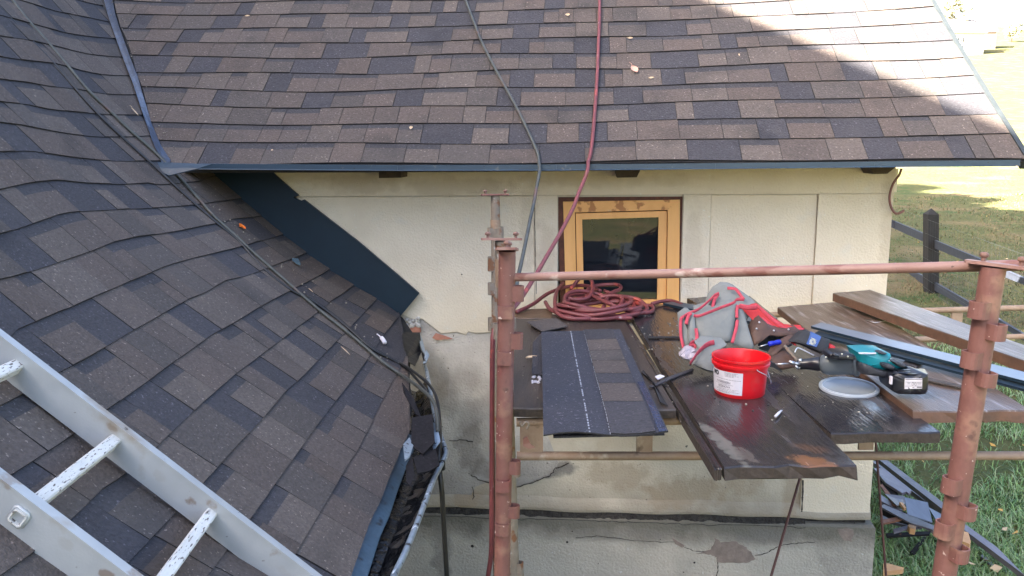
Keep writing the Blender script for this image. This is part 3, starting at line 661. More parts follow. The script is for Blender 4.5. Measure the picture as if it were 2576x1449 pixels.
for (a0, h0), (a1, h1) in zip(rr, rr[1:]):
    mb.hexa([rp(a0, h0, -0.05), rp(a0 + 0.022, h0, -0.05), rp(a1 + 0.022, h1, -0.05), rp(a1, h1, -0.05), rp(a0, h0, 0.014), rp(a0 + 0.022, h0, 0.014), rp(a1 + 0.022, h1, 0.014), rp(a1, h1, 0.014)])
mb.build("rake_trim", M_rakem, wing)
# rafter feet under the eave and the corner corbel
def rafter(x0, x1, y0, y1, slant=0.0):
    mb = MB(); q = at_plane((x0+x1)/2, y0, W0 - NW*0.12, NW)
    A = [at_plane(x, y, W0 - NW*0.15, NW) for x, y in ((x0, y0 - 14), (x1, y0 - 14), (x1 - slant, y1), (x0 + slant*.5, y1 + 1))]
    mb.prism(A, NW*0.17); return mb.build("rafter_foot", M_darkwood, wing)
rafter(953, 1009, 431, 447, 0); rafter(1546, 1616, 431, 446, 14); rafter(2184, 2262, 428, 437, 30)
# curved iron strap at the corner
mb = MB()
Yc = wpt(aR, 0).y - 0.05
mb.tube(catmull([at_y(x, y, Yc) for x, y in ((2268, 424), (2262, 440), (2247, 462), (2239, 486), (2238, 506), (2243, 524), (2251, 535), (2259, 537), (2269, 533), (2274, 529))], 5), (0.0062, 0.004), 8, flat=(1, 0, 0.0))
mb.build("gutter_strap", M_rust, wing, smooth=True, angle=50)

# ================================================================== MAIN HOUSE: the roof on the left
LC = [-1.12014062, -0.65071068, -0.14233901, 0.1800517, 0.07060854, 0.03418925]
def lz_(X, Y): return LC[0] + LC[1]*X + LC[2]*Y + LC[3]*X*X + LC[4]*X*Y + LC[5]*Y*Y
def lnorm(X, Y):
    return V((-(LC[1] + 2*LC[3]*X + LC[4]*Y), -(LC[2] + LC[4]*X + 2*LC[5]*Y), 1)).normalized()
def lp(X, Y, off=0.0):
    w = 0.005*math.sin(X*7 + Y*3) + 0.004*math.sin(Y*5 - X*4)
    return V((X, Y, lz_(X, Y))) + lnorm(X, Y)*(off + w)
def lhit(x, y, off=0.0):
    d = ray(x, y)
    A = -(LC[3]*d.x*d.x + LC[4]*d.x*d.y + LC[5]*d.y*d.y); B = d.z - LC[1]*d.x - LC[2]*d.y; C = -(LC[0] + off*1.3)
    q = math.sqrt(max(0, B*B - 4*A*C)); ts = [t for t in ((-B+q)/(2*A), (-B-q)/(2*A)) if t > 0.3]
    return d*min(ts)
def cz(o, s, *a): return [(o[0] + s*x, o[1] + s*y) for x, y in a]
z1 = lambda *a: cz((0, 440.2), .24414, *a)
z2 = lambda *a: cz((440.2, 566), .24414, *a)
z3 = lambda *a: cz((0, 754.7), .24414, *a)
z4 = lambda *a: cz((440.2, 880.5), .26855, *a)
z5 = lambda *a: cz((251.6, 1069.1), .26245, *a)
CR = [  # lower edges of the courses, eave first
 [(874,1469),(881,1449),(928,1318),(953,1269),(977,1203),(1004,1138),(1031,1084.6)],
 [(700,1469)] + z5((1870,1240),(1960,1080),(2240,610)) + z4((1490,1300),(1580,1130),(1700,950),(1860,640),(1960,440),(2040,280),(2100,190)) + [(1022,886)],
 [(505,1469),(522,1449),(570,1383)] + z4((800,1445),(950,1240),(1120,1000),(1290,760),(1490,500),(1670,265),(1860,0)) + z2((2140,1150),(2310,940)),
 [(280,1458),(328,1408),(445,1287)] + z4((275,1230),(460,1030),(570,910),(730,750),(1000,430),(1180,265)) + z2((1570,1290),(1780,1080),(1860,1000),(2080,760)),
 [(10,1442),(92,1384),(202,1285),(260,1227),(320,1190),(394.6,1124)] + z3((1700,1430),(2050,1100),(2430,770)) + z2((960,1290),(1230,1080),(1400,960),(1530,860),(1600,790),(1870,600)),
 [(-20,1225),(31,1193),(137,1124),(188,1090)] + z3((1120,1120),(1500,860),(1740,680),(2170,370),(2400,250)) + z2((800,900),(1000,790),(1280,630),(1330,605),(1640,425)),
 [(-5,1024),(58,991.5),(110,960)] + z3((620,745),(900,600),(1350,330),(1750,100),(1930,0)) + z2((280,720),(500,600),(690,560),(1030,420),(1070,400),(1430,250)),
 [(-12,890)] + z3((100,350),(600,130)) + z1((700,1385),(970,1255),(1350,1085),(1600,985),(1720,940),(1980,880),(2130,845),(2400,775),(2560,725)) + z2((830,180),(980,140),(1160,85)),
 [(-10,712)] + z1((0,1105),(130,1065),(370,985),(720,860),(970,770),(1150,695),(1400,645),(1650,622),(1900,580),(2100,535),(2280,500),(2400,462),(2576,450)) + [(677,543)],
 [(-10,594)] + z1((0,620),(150,570),(400,480),(600,410),(750,382),(1000,375),(1300,360),(1700,340),(2040,312),(2200,295),(2450,265)) + [(622,499)],
 [(-5,480)] + z1((60,145),(300,92),(580,65),(760,85),(900,95),(1300,97),(1520,80),(1620,100),(1760,98),(1850,90)) + [(500,460),(556,438)],
 [(0,388),(68,384),(113,390),(192,398.5),(308,404),(359,405),(410,407)],
 [(0,316),(48,320),(113,330),(192,339),(308,345.5),(382,344)],
 [(0,262),(68,265),(113,274),(192,282),(274,290),(356,290)],
 [(0,202.5),(68,209),(120,219),(188,226),(233,234),(274,239),(350,237)],
 [(0,146),(65,156),(137,164),(205,180),(257,188),(328,189)],
 [(0,97),(51,103),(92,111),(154,123),(219,135),(316,145)],
 [(0,44.5),(44.5,56.4),(96,68.4),(171,84),(226,92),(298,99)],
 [(41,1.7),(86,13.7),(144,31),(205,43),(284,58)],
 [(170,-3),(219,8.5),(272,16.4)]]
cur = []
for c in CR:
    P = sorted([(p.y, p.x) for p in (lhit(x, y) for x, y in c)])
    cur.append(([p[0] for p in P], [p[1] for p in P]))
for k in range(3):       # rows above the frame
    ys_, xs_ = cur[-1]; cur.append(([y + 0.14 for y in ys_], [x - 0.105 for x in xs_]))
def cx_(i, Y):
    ys_, xs_ = cur[i]
    if Y <= ys_[0]:
        k = min(len(ys_)-1, 3); s = (xs_[k]-xs_[0])/max(.05, ys_[k]-ys_[0]); return xs_[0] + max(-.05, min(.10, s))*(Y - ys_[0])*0.7
    return float(np.interp(Y, ys_, xs_))
house = thing("main_house", "large brown shingled roof of the main house filling the left foreground", "house", (-3.0, 2.5, -2.7))
mb = MB()
# deck under the shingles, then on up the hidden slope to the ridge and down behind
yy = [-4.5, -2.0, 0.0, 1.0, 1.3, 1.6, 1.9, 2.2, 2.5, 2.8, 3.1, 3.4, 3.7, 3.95, 4.1, 4.2, 4.3, 4.45, 4.6, 4.75, 5.0, 5.4, 7.0, 9.0]
def deck_pt(X, Y, dz=-0.034):
    Yc = max(0.9, min(4.9, Y)); return V((X, Y, lz_(X, Yc) + dz))
def x_eave(Y): return cx_(0, min(2.85, max(1.3, Y))) - 0.012
def right_lim(Y):      # the roof stops at the valley or against the wall of the wing
    if Y < 3.0: return x_eave(Y)
    return max(-9, float(np.interp(Y, [3.0, 3.45, 3.95, 4.12, 4.20, 4.70, 5.05, 7.0, 9.0], [x_eave(2.85), -0.47, -0.515, -0.60, -1.60, -2.29, -2.49, -3.6, -4.8])))
NXD = 9
g = []
for Y in yy:
    xr = right_lim(Y); row = [deck_pt(lerp(xr, -2.75 if xr > -2.6 else xr - 0.5, k/NXD), Y) for k in range(NXD+1)]
    for t in (0.33, 0.66, 1.0): row.append(V((lerp(row[NXD].x, -7.0, t), Y, lerp(row[NXD].z, 6.515 - 0.047*Y, t))))
    row.append(V((-11.5, Y, 1.0)))
    g.append(row)
b = 0
mb.v = [tuple(p) for r in g for p in r]; n = len(g[0])
for j in range(len(yy)-1):
    for k in range(n-1):
        mb.f.append((j*n+k, j*n+k+1, (j+1)*n+k+1, (j+1)*n+k)); mb.m.append(0)
hroof = mb.build("roof", M_deck, house)
mb = MB()      # walls under that roof, wholly below and outside the view
mb.box((-11.2, -4.3, -2.9), (10.45, 0, 0), (0, 0.35, 0), (0, 0, 1.70)); mb.box((-11.2, 8.4, -2.9), (7.8, 0, 0), (0, 0.35, 0), (0, 0, 2.6))
mb.box((-1.05, -4.3, -2.9), (0.3, 0, 0), (0, 8.2, 0), (0, 0, 1.60)); mb.box((-11.2, -3.9, -2.9), (0.35, 0, 0), (0, 12.2, 0), (0, 0, 3.7))
mb.prism([V((-7.0, -4.35, 6.3)), V((-11.3, -4.35, 0.9)), V((-1.0, -4.35, -1.2))], (0, 0.3, 0))
mb.prism([V((-7.0, 8.7, 6.3)), V((-11.3, 8.7, 0.9)), V((-4.8, 8.7, 2.4))], (0, 0.25, 0))
mb.build("wall", M_lower, house)

tiles = []
for i in range(len(cur)-1):
    y_lo0 = max(1.05, min(cur[i][0][0], cur[i+1][0][0]) - 0.35) if i < 12 else cur[i][0][0] - 0.4
    yl1 = cur[i][0][-1]; yu1 = cur[i+1][0][-1]
    if i == 0: yl1 = cur[0][0][-1]
    row = []
    lay_row((y_lo0, yl1), None, None, 1.0, 300 + i, row)
    for k, (a0, a1, c, band, bf, fr, jit) in enumerate(row):
        gp = 0.0011
        l0, l1 = a0 + gp, a1 - gp
        sk = 0.0
        u0, u1 = l0 + sk, l1 + sk
        if k == len(row)-1: u1 = yu1
        u1 = min(u1, max(yu1, u0 + 0.01)) if i not in (0,) else u1
        u0 = min(u0, u1 - 0.004)
        def P(t, s, off, l0=l0, l1=l1, u0=u0, u1=u1, i=i):
            Yl, Yu = lerp(l0, l1, t), lerp(u0, u1, t)
            X = lerp(cx_(i, Yl), cx_(i+1, Yu), s); return lp(X, lerp(Yl, Yu, s), off + 0.001)
        tb = make_tab(P, 0, 0, 0, 0, fr, c, band, bandf=bf, thick=0.0056, jit=jit*0.6)
        mid = P(.5, .5, 0)
        tiles.append((mid.length, tb, c))
print("house tiles", len(tiles))
tiles.sort(key=lambda t: t[0])
rest = MB()
for k, (_, tb, c) in enumerate(tiles):
    if k < 300: tb.build("shingle", [SH[c], M_edge, SH[5]], hroof)
    else: join_into(rest, tb, {0: c, 1: 6, 2: 5})
if rest.v: kind(rest.build("upper_shingles", SH[:6] + [M_edge], hroof), 'stuff')
# valley strip between the two roofs
mb = MB()
vL = [(255, -4), (267, 40), (283, 90), (305, 150), (330, 215), (352, 285), (378, 360), (398, 405), (408, 432)]
vR = [(284, -4), (292, 40), (308, 90), (330, 150), (350, 200), (366, 255), (385, 318), (408, 372), (432, 408)]
A = [lhit(x, y) + lnorm(-2, 4.3)*0.016 for x, y in vL]; B = [rp(*r_ah(x, y), 0.016) for x, y in vR]
for k in range(len(A)-1):
    m0, m1 = (A[k]+B[k])/2 - Z*0.004, (A[k+1]+B[k+1])/2 - Z*0.004
    mb.prism([A[k], A[k+1], m1, m0], (0, 0, -0.006)); mb.prism([m0, m1, B[k+1], B[k]], (0, 0, -0.006))
mb.build("valley_flashing", mat("tarred_valley_metal", (0.075, 0.105, 0.165), (0.05, 0.06, 0.085), scale=16, rough=0.4, bump=0.5, bscale=60, spot=[((0.04, 0.04, 0.045), 24, 0.585), ((0.11, 0.12, 0.14), 9, 0.64)], spot_soft=0.1), house)
mb = MB()
ap = [(352, 404), (390, 407), (432, 409), (532, 413), (500, 423), (470, 430), (425, 441), (404, 434), (384, 424)]
ap3 = [at_y(x, y, yv) for (x, y), yv in zip(ap, (3.66, 3.70, 3.66, 3.60, 3.585, 3.575, 3.60, 3.63, 3.65))]
mb.prism(ap3, (0, 0.003, -0.004)); mb.build("valley_apron", M_blue, house)
# dark step flashing board against the wing wall
mb = MB()
fl = [(520, 436), (596, 512), (697, 602), (764, 645), (820, 690), (876, 732), (930, 774), (1001, 803), (1055, 738), (1010, 699), (900, 606), (765, 502), (757, 505), (738, 497), (752, 492), (676, 425)]
q = [at_plane(x, y, W0 - NW*0.045, NW) for x, y in fl]
mb.prism(q, NW*0.012)
# folded lip on the upper edge and on the nose
for a, b_ in ((8, 9), (9, 10), (10, 11), (7, 8)):
    mb.prism([q[a] - NW*0.0005, q[b_] - NW*0.0005, q[b_] - NW*0.006, q[a] - NW*0.006], (q[b_]-q[a]).cross(NW).normalized()*0.004)
mb.build("wall_flashing", M_navy, house)
# gutter: back flashing, trough, bead
gl = [(881, 1449), (928, 1318), (953, 1269), (977, 1203), (1004, 1138), (1031, 1084.6)]
mb = MB(); back = []; trough = []; zg = -1.055
E3 = [lhit(x, y) for x, y in gl]
E3 = [lerp(E3[0], E3[1], -2.6)] + E3
bead_px = [(980, 1474), (990, 1449), (1023, 1381), (1064, 1278), (1091, 1206), (1112, 1165), (1122, 1141), (1117, 1118), (1105, 1083), (1095, 1049), (1088, 1015), (1081, 974), (1074, 937), (1068, 918)]
bead = [at_z(x, y, -1.035) for x, y in bead_px]
bead = [lerp(bead[0], bead[2], -5.0)] + bead
for k in range(len(E3)-1):
    p0, p1 = E3[k] + V((-0.01, 0, -0.006)), E3[k+1] + V((-0.01, 0, -0.006))
    w0, w1 = V((0.040, 0.004, -0.030)), V((0.040, 0.004, -0.030))
    mb.prism([p0, p1, p1 + w1, p0 + w0], (0, 0, -0.004))
gut = mb.build("gutter", M_gutblue, house)
def bead_at(Y):
    for p, q_ in zip(bead, bead[1:]):
        if p.y <= Y <= q_.y: return lerp(p, q_, (Y - p.y)/max(1e-6, q_.y - p.y))
    return bead[-1] if Y > bead[-1].y else bead[0]
mb = MB(); prof = []
for k in range(29):
    Y = lerp(0.4, 3.50, k/28); bo = bead_at(Y); xi = (cx_(0, min(Y, 2.9)) if Y < 3.0 else -0.47) - 0.04
    if Y > 3.0: xi = -0.50
    row = []
    for t in (0, .12, .3, .5, .7, .88, 1.0):
        x = lerp(xi, bo.x, t); sag = 0.075*math.sin(math.pi*min(1, max(0, t)))**0.8
        row.append(V((x, Y, lerp(-1.06, bo.z, t) - sag + 0.006*rng.random())))
    prof.append(row)
for k in range(28):
    for j in range(6): mb.prism([prof[k][j], prof[k][j+1], prof[k+1][j+1], prof[k+1][j]], (0, 0, -0.004))
mb.build("gutter_trough", M_sludge, gut)
mb = MB(); mb.tube(catmull(bead, 4), 0.0085, 10); mb.build("gutter_bead", M_zinc, gut, smooth=True)
mb = MB()      # crumpled end of the gutter near the wall
def crump(pts, back=(0, 0.004, -0.004)):
    mb.prism([at_y(x, y, Y) for x, y, Y in pts], back)
crump([(1012, 836, 3.72), (1056, 836, 3.78), (1062, 880, 3.66), (1044, 920, 3.45), (1018, 905, 3.46)])
crump([(1052, 840, 3.80), (1064, 880, 3.66), (1076, 905, 3.56), (1068, 918, 3.52), (1058, 880, 3.60)])
mb.build("gutter_end", mat("wet_black_metal", (0.008, 0.008, 0.009), (0.014, 0.014, 0.014), scale=14, rough=0.35, spec=0.25, bump=0.5, bscale=30), gut)
mb = MB()
crump([(1056, 838, 3.79), (1064, 858, 3.74), (1074, 900, 3.58), (1066, 912, 3.55), (1056, 870, 3.66)]); mb.build("crumpled_zinc", M_zinc, gut); mb = MB()
crump([(1072, 880, 3.58), (1080, 893, 3.55), (1072, 912, 3.50), (1064, 914, 3.50)]); mb.build("crumpled_zinc", M_zinc, gut); mb = MB()
crump([(1090, 1062, 2.66), (1100, 1070, 2.62), (1108, 1110, 2.52), (1090, 1135, 2.47), (1086, 1100, 2.55)]); mb.build("crumpled_zinc", M_zinc, gut); mb = MB()
crump([(1014, 1118, 2.42), (1030, 1100, 2.50), (1040, 1120, 2.44), (1030, 1150, 2.34), (1018, 1160, 2.30)])
mb.build("crumpled_zinc", M_zinc, gut)
mb = MB()      # black downpipe hanging from the bead
pt = at_z(1103, 1168, -1.04); mb.tube([pt + Z*0.02, at_y(1112, 1240, pt.y), at_y(1117, 1330, pt.y), at_y(1124, 1449, pt.y), at_y(1127, 1500, pt.y), V((pt.x+0.05, pt.y, -2.7))], 0.0085, 8)
mb.tube([pt + V((-0.012, -0.01, 0.012)), pt + V((0.014, 0.0, 0.006)), pt + V((0.012, 0.01, -0.02))], 0.010, 8)
mb.build("drain_hose", M_black, gut, smooth=True)

# broken shingle offcuts lying in the gutter: things
def offcut(pts, label, group=None, m=None, name="shingle_offcut", cat="shingle offcut", th=0.004):
    mb = MB(); P = [at_y(*p) for p in pts]; n = (P[1]-P[0]).cross(P[2]-P[0]).normalized()
    if n.y > 0: n = -n
    mb.prism(P, -n*th); o = mb.build(name, m or SH[4], loc=tuple(P[0]))
    return tag(o, label, cat, group)
offcut([(1036, 1050, 2.62), (1088, 1042, 2.66), (1094, 1112, 2.46), (1064, 1142, 2.38), (1034, 1120, 2.44)], "dark two-tone shingle offcut lying flat in the gutter by its bulging bead", "offcuts in the gutter", M_scrap)
offcut([(1012, 962, 2.95), (1040, 1000, 2.85), (1060, 1050, 2.70), (1046, 1040, 2.72), (1030, 1012, 2.8), (1016, 985, 2.9)], "narrow black strip of shingle slanting down into the gutter beside the cables", "offcuts in the gutter", M_scrap)
offcut([(1040, 1150, 2.36), (1096, 1128, 2.45), (1106, 1170, 2.36), (1080, 1185, 2.30), (1050, 1190, 2.28)], "curled brown shingle scrap bridging the gutter just before the drain hose", "offcuts in the gutter", M_scrap)
offcut([(1022, 1170, 2.30), (1036, 1140, 2.38), (1042, 1190, 2.27), (1034, 1222, 2.2), (1022, 1210, 2.22)], "small upright black scrap standing in the gutter sludge", "offcuts in the gutter", M_scrap)
#offcut([(1066, 1010, 2.78), (1078, 1006, 2.8), (1086, 1040, 2.7), (1076, 1050, 2.66)], "little grey scrap wedged against the gutter bead near the crumpled end", "offcuts in the gutter", SH[3])

# ------------------------------------------------------------------ cables and hoses over the roofs
def cable(name, label, cat, pts3, r, m, n=5, group=None):
    mb = MB(); mb.tube(catmull(pts3, n), r, 8); o = mb.build(name, m, smooth=True, loc=tuple(pts3[0])); return tag(o, label, cat, group)
def onroof(px, r): return [lhit(x, y, r + 0.009) for x, y in px]
c1 = onroof([(20, -14), (70, 50), (115, 100), (170, 165), (225, 230), (278, 280), (330, 330), (390, 383), (455, 450), (497, 497), (540, 545), (590, 590), (640, 637), (720, 707), (800, 777), (880, 840), (960, 908), (1005, 940)], 0.008)
c1 += [at_y(1040, 964, 3.05), at_y(1068, 986, 2.92), at_y(1090, 1010, 2.82), at_y(1099, 1045, 2.70), at_y(1101, 1085, 2.58)]
cable("roof_cable", "thick grey-green cable running diagonally down the left roof to the gutter", "cable", c1, 0.0075, M_cable)
c2 = onroof([(-8, 10), (70, 92), (140, 165), (200, 235), (260, 300), (330, 365), (380, 410), (430, 457), (490, 512), (545, 560), (600, 606), (660, 672), (730, 728), (800, 766), (870, 820), (940, 880), (1005, 912)], 0.004)
c2 += [at_y(1050, 942, 3.2), at_y(1080, 968, 3.1), at_y(1098, 1000, 2.95), at_y(1106, 1050, 2.8), at_y(1107, 1100, 2.6), at_y(1104, 1160, 2.45)]
cable("roof_cable", "thin black cable beside the grey-green one down the left roof", "cable", c2, 0.0062, M_black)
c2b = onroof([(770, 742), (850, 800), (920, 862), (975, 897)], 0.004) + [at_y(1020, 925, 3.35), at_y(1052, 958, 3.15), at_y(1075, 985, 3.0)]
cable("roof_cable", "short black cable end lying between flashing and gutter corner", "cable", c2b, 0.0060, M_black)
def onwing(px, r): return [rp(*r_ah(x, y), r + 0.010) for x, y in px]
c3 = onwing([(1165, -12), (1180, 30), (1195, 70), (1212, 115), (1250, 190), (1290, 260), (1320, 318), (1342, 365), (1353, 392), (1356, 412)], 0.008)
c3 += [at_y(1357, 432, 3.52), at_y(1350, 470, 3.46), at_y(1343, 510, 3.38), at_y(1333, 555, 3.25), at_y(1320, 620, 3.05), at_y(1305, 690, 2.8), at_y(1290, 760, 2.62), at_y(1262, 850, 2.55), at_y(1258, 1000, 2.55)]
cable("cable", "grey cable crossing the wing roof and hanging off the eave left of the window", "cable", c3, 0.0075, M_cable)
c4 = onwing([(1508, -12), (1508, 50), (1506, 100), (1502, 200), (1496, 290), (1490, 360), (1484, 400), (1480, 413)], 0.009)
c4 += [at_y(1478, 428, 3.50), at_y(1470, 452, 3.48), at_y(1455, 487, 3.42), at_y(1441, 525, 3.35), at_y(1410, 585, 3.2), at_y(1378, 640, 3.05), at_y(1340, 705, 2.85), at_y(1306, 757, 2.68), at_y(1270, 800, 2.58), at_y(1244, 830, 2.52), at_y(1239, 880, 2.5), at_y(1238, 1000, 2.5), at_y(1237, 1200, 2.5), at_y(1236, 1380, 2.5), at_y(1228, 1450, 2.5), at_y(1224, 1520, 2.5)]
cable("hose", "red hose coming down the wing roof past the window to the scaffold post", "hose", c4, 0.0085, M_hose)

# ------------------------------------------------------------------ ladder lying on the left roof
lad = thing("roof_ladder", "weathered aluminium ladder with paint-splashed rungs lying on the left roof", "ladder", tuple(lhit(200, 1300)))
def stile_line(p, q): return lhit(*p, 0.004), lhit(*q, 0.004)
s1a, s1b = stile_line((10, 952), (661, 1449)); s2a, s2b = stile_line((0, 1312), (186, 1449))
nl = lnorm(-0.95, 1.7)
d1 = (s1b - s1a).normalized(); nl = (nl - d1*nl.dot(d1)).normalized(); wv = nl.cross(d1).normalized()
if wv.y < 0: wv = -wv
# second stile parallel to the first
off2 = (s2a - s1a); off2 = off2 - d1*off2.dot(d1); off2 = off2 - nl*off2.dot(nl)
HW, TW = 0.066, 0.023
def stile(o, t0, t1):
    mb = MB(); p = o + d1*t0; L = d1*(t1 - t0)
    mb.box(p, L, wv*0.0035, nl*HW)                               # web
    mb.box(p + nl*(HW+0.0003) - wv*0.002, L, wv*TW, nl*0.004)    # upper flange
    mb.box(p + wv*0.004, L, wv*(TW-0.006), nl*0.004)             # lower flange
    mb.box(p + nl*(HW-0.009) + wv*(TW-0.006), L, wv*0.0035, nl*0.009)   # return lip
    return mb.build("stile", M_alu, lad)
def rung_t(px, py):
    best = None
    for k in range(400):
        t = -0.6 + 2.0*k/400; p = s1a + d1*t + nl*0.036
        w = p.y*math.cos(PITCH) - p.z*math.sin(PITCH); u = p.x/w; v = (p.y*math.sin(PITCH) + p.z*math.cos(PITCH))/w
        u, v = u*math.cos(ROLL) - v*math.sin(ROLL), u*math.sin(ROLL) + v*math.cos(ROLL)
        X, Y = CX + u*FPX, CY - v*FPX; e = (X-px)**2 + (Y-py)**2
        if best is None or e < best[0]: best = (e, t)
    return best[1]
ta, tb_ = rung_t(277, 1120), rung_t(520, 1305)
st = tb_ - ta
off2 = lhit(52, 1296, 0.036) - (s1a + d1*ta + nl*0.036)
rdir = off2.normalized()
off2 = off2 + rdir*0.004
stile(s1a, -0.9, 1.5); stile(s1a + off2, -0.9, 1.5)
for k in (-2, -1, 0, 1, 2):
    c = s1a + d1*(ta + st*k) + nl*0.036
    a, b_ = c - rdir*0.001, c + off2 + rdir*0.008
    e = 0.0125; mb = MB()
    def ring(p, e): return [p + d1*sx*e + nl*sy*e for sx, sy in ((-.75, -1), (.75, -1), (1, -.75), (1, .75), (.75, 1), (-.75, 1), (-1, .75), (-1, -.75))]
    ra, rb_ = ring(a, e), ring(b_, e); ia, ib = ring(a, e*0.80), ring(b_, e*0.80)
    B0 = len(mb.v); mb.v += [tuple(p) for p in ra + rb_ + ia + ib]
    for j in range(8):
        l = (j+1) % 8
        mb.f += [(B0+j, B0+l, B0+8+l, B0+8+j), (B0+16+j, B0+24+j, B0+24+l, B0+16+l), (B0+8+j, B0+8+l, B0+24+l, B0+24+j), (B0+j, B0+16+j, B0+16+l, B0+l)]; mb.m += [0]*4
    mb.build("rung", M_alurung, lad)
    # pressed collar where the rung end passes the near stile
    mb = MB(); cc = c + off2 + rdir*0.002
    mb.tube([p for p in ring(cc, e*1.12)], 0.0035, 6, closed=True); mb.build("rung_collar", M_alu, lad, smooth=True)

for (t_, o_, r1_, r2_, cl_, am_) in ((ta - .02, .02, .018, .007, (.22, .15, .09), .5), (tb_ - .05, .0, .014, .009, (.20, .13, .08), .7), (tb_ - .01, .02, .015, .008, (.24, .17, .11), .6), (ta + .12, .0, .016, .010, (.34, .31, .27), .25), (tb_ + .2, .0, .02, .010, (.36, .33, .29), .25)):
    blob(M_alu, s1a + d1*t_ + nl*(.036 + o_) - V(lad.location), d1, r1_, nl, r2_, cl_, am_, 60.0, 1.1)
# ------------------------------------------------------------------ litter on the roofs
def leaf(c, n, along, L, Wd, m, label, stalk=0.0, group=None, name="leaf"):
    n = V(n).normalized(); u = (V(along) - n*V(along).dot(n)).normalized(); w = n.cross(u); mb = MB()
    prof = [(0, .12), (.2, .75), (.45, 1.0), (.7, .8), (.9, .35), (1.0, .04)]
    rows = [[c + u*(L*(t-.5)) + w*(Wd*.5*s*k) + n*(0.004 + abs(k)*Wd*0.16 + 0.01*L*t) for k in (-1, 0, 1)] for t, s in prof]
    mb.v = [tuple(p) for r in rows for p in r]
    for i in range(len(rows)-1):
        for j in range(2): mb.f.append((i*3+j, i*3+j+1, i*3+4+j, i*3+3+j)); mb.m.append(0)
    if stalk: mb.tube([c - u*(L*.5) + n*.004, c - u*(L*.5 + stalk*.5) + n*.008 + w*.004, c - u*(L*.5+stalk) + n*.006], 0.0009, 5)
    return tag(mb.build(name, m, loc=tuple(c)), label, "leaf", group)
def wl(x, y): return rp(*r_ah(x, y), 0.010)
leaf(wl(1596, 182), NR, wl(1606, 192) - wl(1588, 168), 0.062, 0.036, M_pinkleaf, "pink autumn leaf with a stalk on the wing roof right of the red hose", 0.036)
leaf(wl(1585, 102), NR, AX, 0.026, 0.016, M_leaf, "small cream leaf on the wing roof above the pink leaf", 0.006)
leaf(wl(1638, 203), NR, AX + UP*.2, 0.028, 0.013, M_leaf, "tiny cream leaf just right of the pink leaf")
leaf(wl(1428, 47), NR, -UP + AX*.2, 0.026, 0.026, M_leaf, "rounded cream leaf near the roof top between both hoses")
leaf(wl(1035, 327), NR, -UP, 0.024, 0.018, M_leaf, "pale triangular leaf in the middle of the wing roof left of the cable")
leaf(wl(624, 45), NR, AX, 0.030, 0.014, M_leaf, "yellowish curled leaf near the valley at the top of the wing roof")
leaf(wl(686, 381), NR, AX, 0.012, 0.010, M_leaf, "white speck of leaf near the eave close to the valley")
leaf(wl(1858, 145), NR, UP, 0.020, 0.007, M_leaf, "thin upright leaf on the wing roof in the shade edge")
leaf(lhit(338, 283, .014), lnorm(-1.9, 4), (1, -.3, -.4), 0.05, 0.014, M_leaf, "long cream leaf on the left roof beside the valley strip", 0.02)
leaf(lhit(867, 884, .012), lnorm(-.8, 3), (1, -.5, -.4), 0.055, 0.010, M_leaf, "narrow pale leaf on the left roof below the grey-green cable")
leaf(lhit(780, 732, .012), lnorm(-.9, 3.4), (1, -.5, -.4), 0.03, 0.010, M_leaf, "brown leaf scrap caught beside the thick cable on the left roof")
c = lhit(607, 573, .012); leaf(c, lnorm(-1.4, 4), (0.4, 1, .2), 0.040, 0.042, M_orangeleaf, "bright orange leaf standing by the thick cable under the eave")
mb = MB(); c = lhit(963, 853, .012); mb.tube(catmull([lhit(948, 840, .016), lhit(960, 850, .016), lhit(968, 862, .02)], 4), [0.003]*4 + [0.010]*5, 8); tag(mb.build("bird_dropping", M_white, smooth=True, loc=tuple(c)), "white dropping on the left roof strip below the dark flashing", "dropping")
mb = MB(); P = [lhit(x, y, .012) for x, y in ((735, 655), (750, 656), (756, 668), (746, 664))]; mb.prism(P, (0, 0, .012)); tag(mb.build("film_scrap", M_gutblue, loc=tuple(P[0])), "small grey-blue film scrap on the left roof beside the flashing", "scrap")
# granules and crumbs swept against the cable
mb = MB()
for k in range(150):
    t = rng.random()
    if k < 90: x, y = lerp(430, 960, t), lerp(452, 905, t); x += rng.normal()*14 + 14; y += rng.normal()*9
    else: x, y = lerp(268, 420, t), lerp(5, 400, t); x += rng.normal()*10; y += rng.normal()*4
    p = lhit(x, y, .010) if k < 90 else (lhit(x, y, .012))
    if k >= 90: p = rp(*r_ah(x + 18, y), 0.012)
    s = 0.0018 + 0.0035*rng.random()**2
    mb.lathe([(s*.6, -s*.3), (s, 0.2*s), (s*.4, s)], p, seg=5)
kind(mb.build("crumbs", mat("pale_crumbs", (0.30, 0.27, 0.22), (0.14, 0.12, 0.10), scale=90, rough=0.9)), 'stuff')

# ================================================================== SCAFFOLD
HP = -0.77                      # top of the working platform
sc = thing("scaffold", "rusty red steel scaffold frame standing in front of the plastered wall", "scaffold", (0.6, 2.5, -2.7))
def post(xt, yt, xb, yb, Y, r, m, name="post"):
    a, b_ = at_y(xt, yt, Y), at_y(xb, yb, Y); d = (b_ - a).normalized(); t = (-2.7 - a.z)/d.z
    mb = MB(); mb.tube([a, a + d*t*.33, a + d*t*.66, a + d*t], r, 20); o = mb.build(name, m, sc, smooth=True, angle=50); return o, a, d
YF, YR, YB, YA = 2.19, 1.63, 2.46, 3.55
pF, aF, dF = post(1276, 632, 1263, 1449, YF, 0.0243, M_rust)
pR, aR_, dR = post(2499, 672, 2375, 1449, YR, 0.0243, M_rust)
pB, aB, dB = post(1262, 606, 1291, 1449, YB, 0.0215, M_oldsteel)
pA, aA, dA = post(1246, 492, 1251, 1449, YA, 0.0205, M_oldsteel)
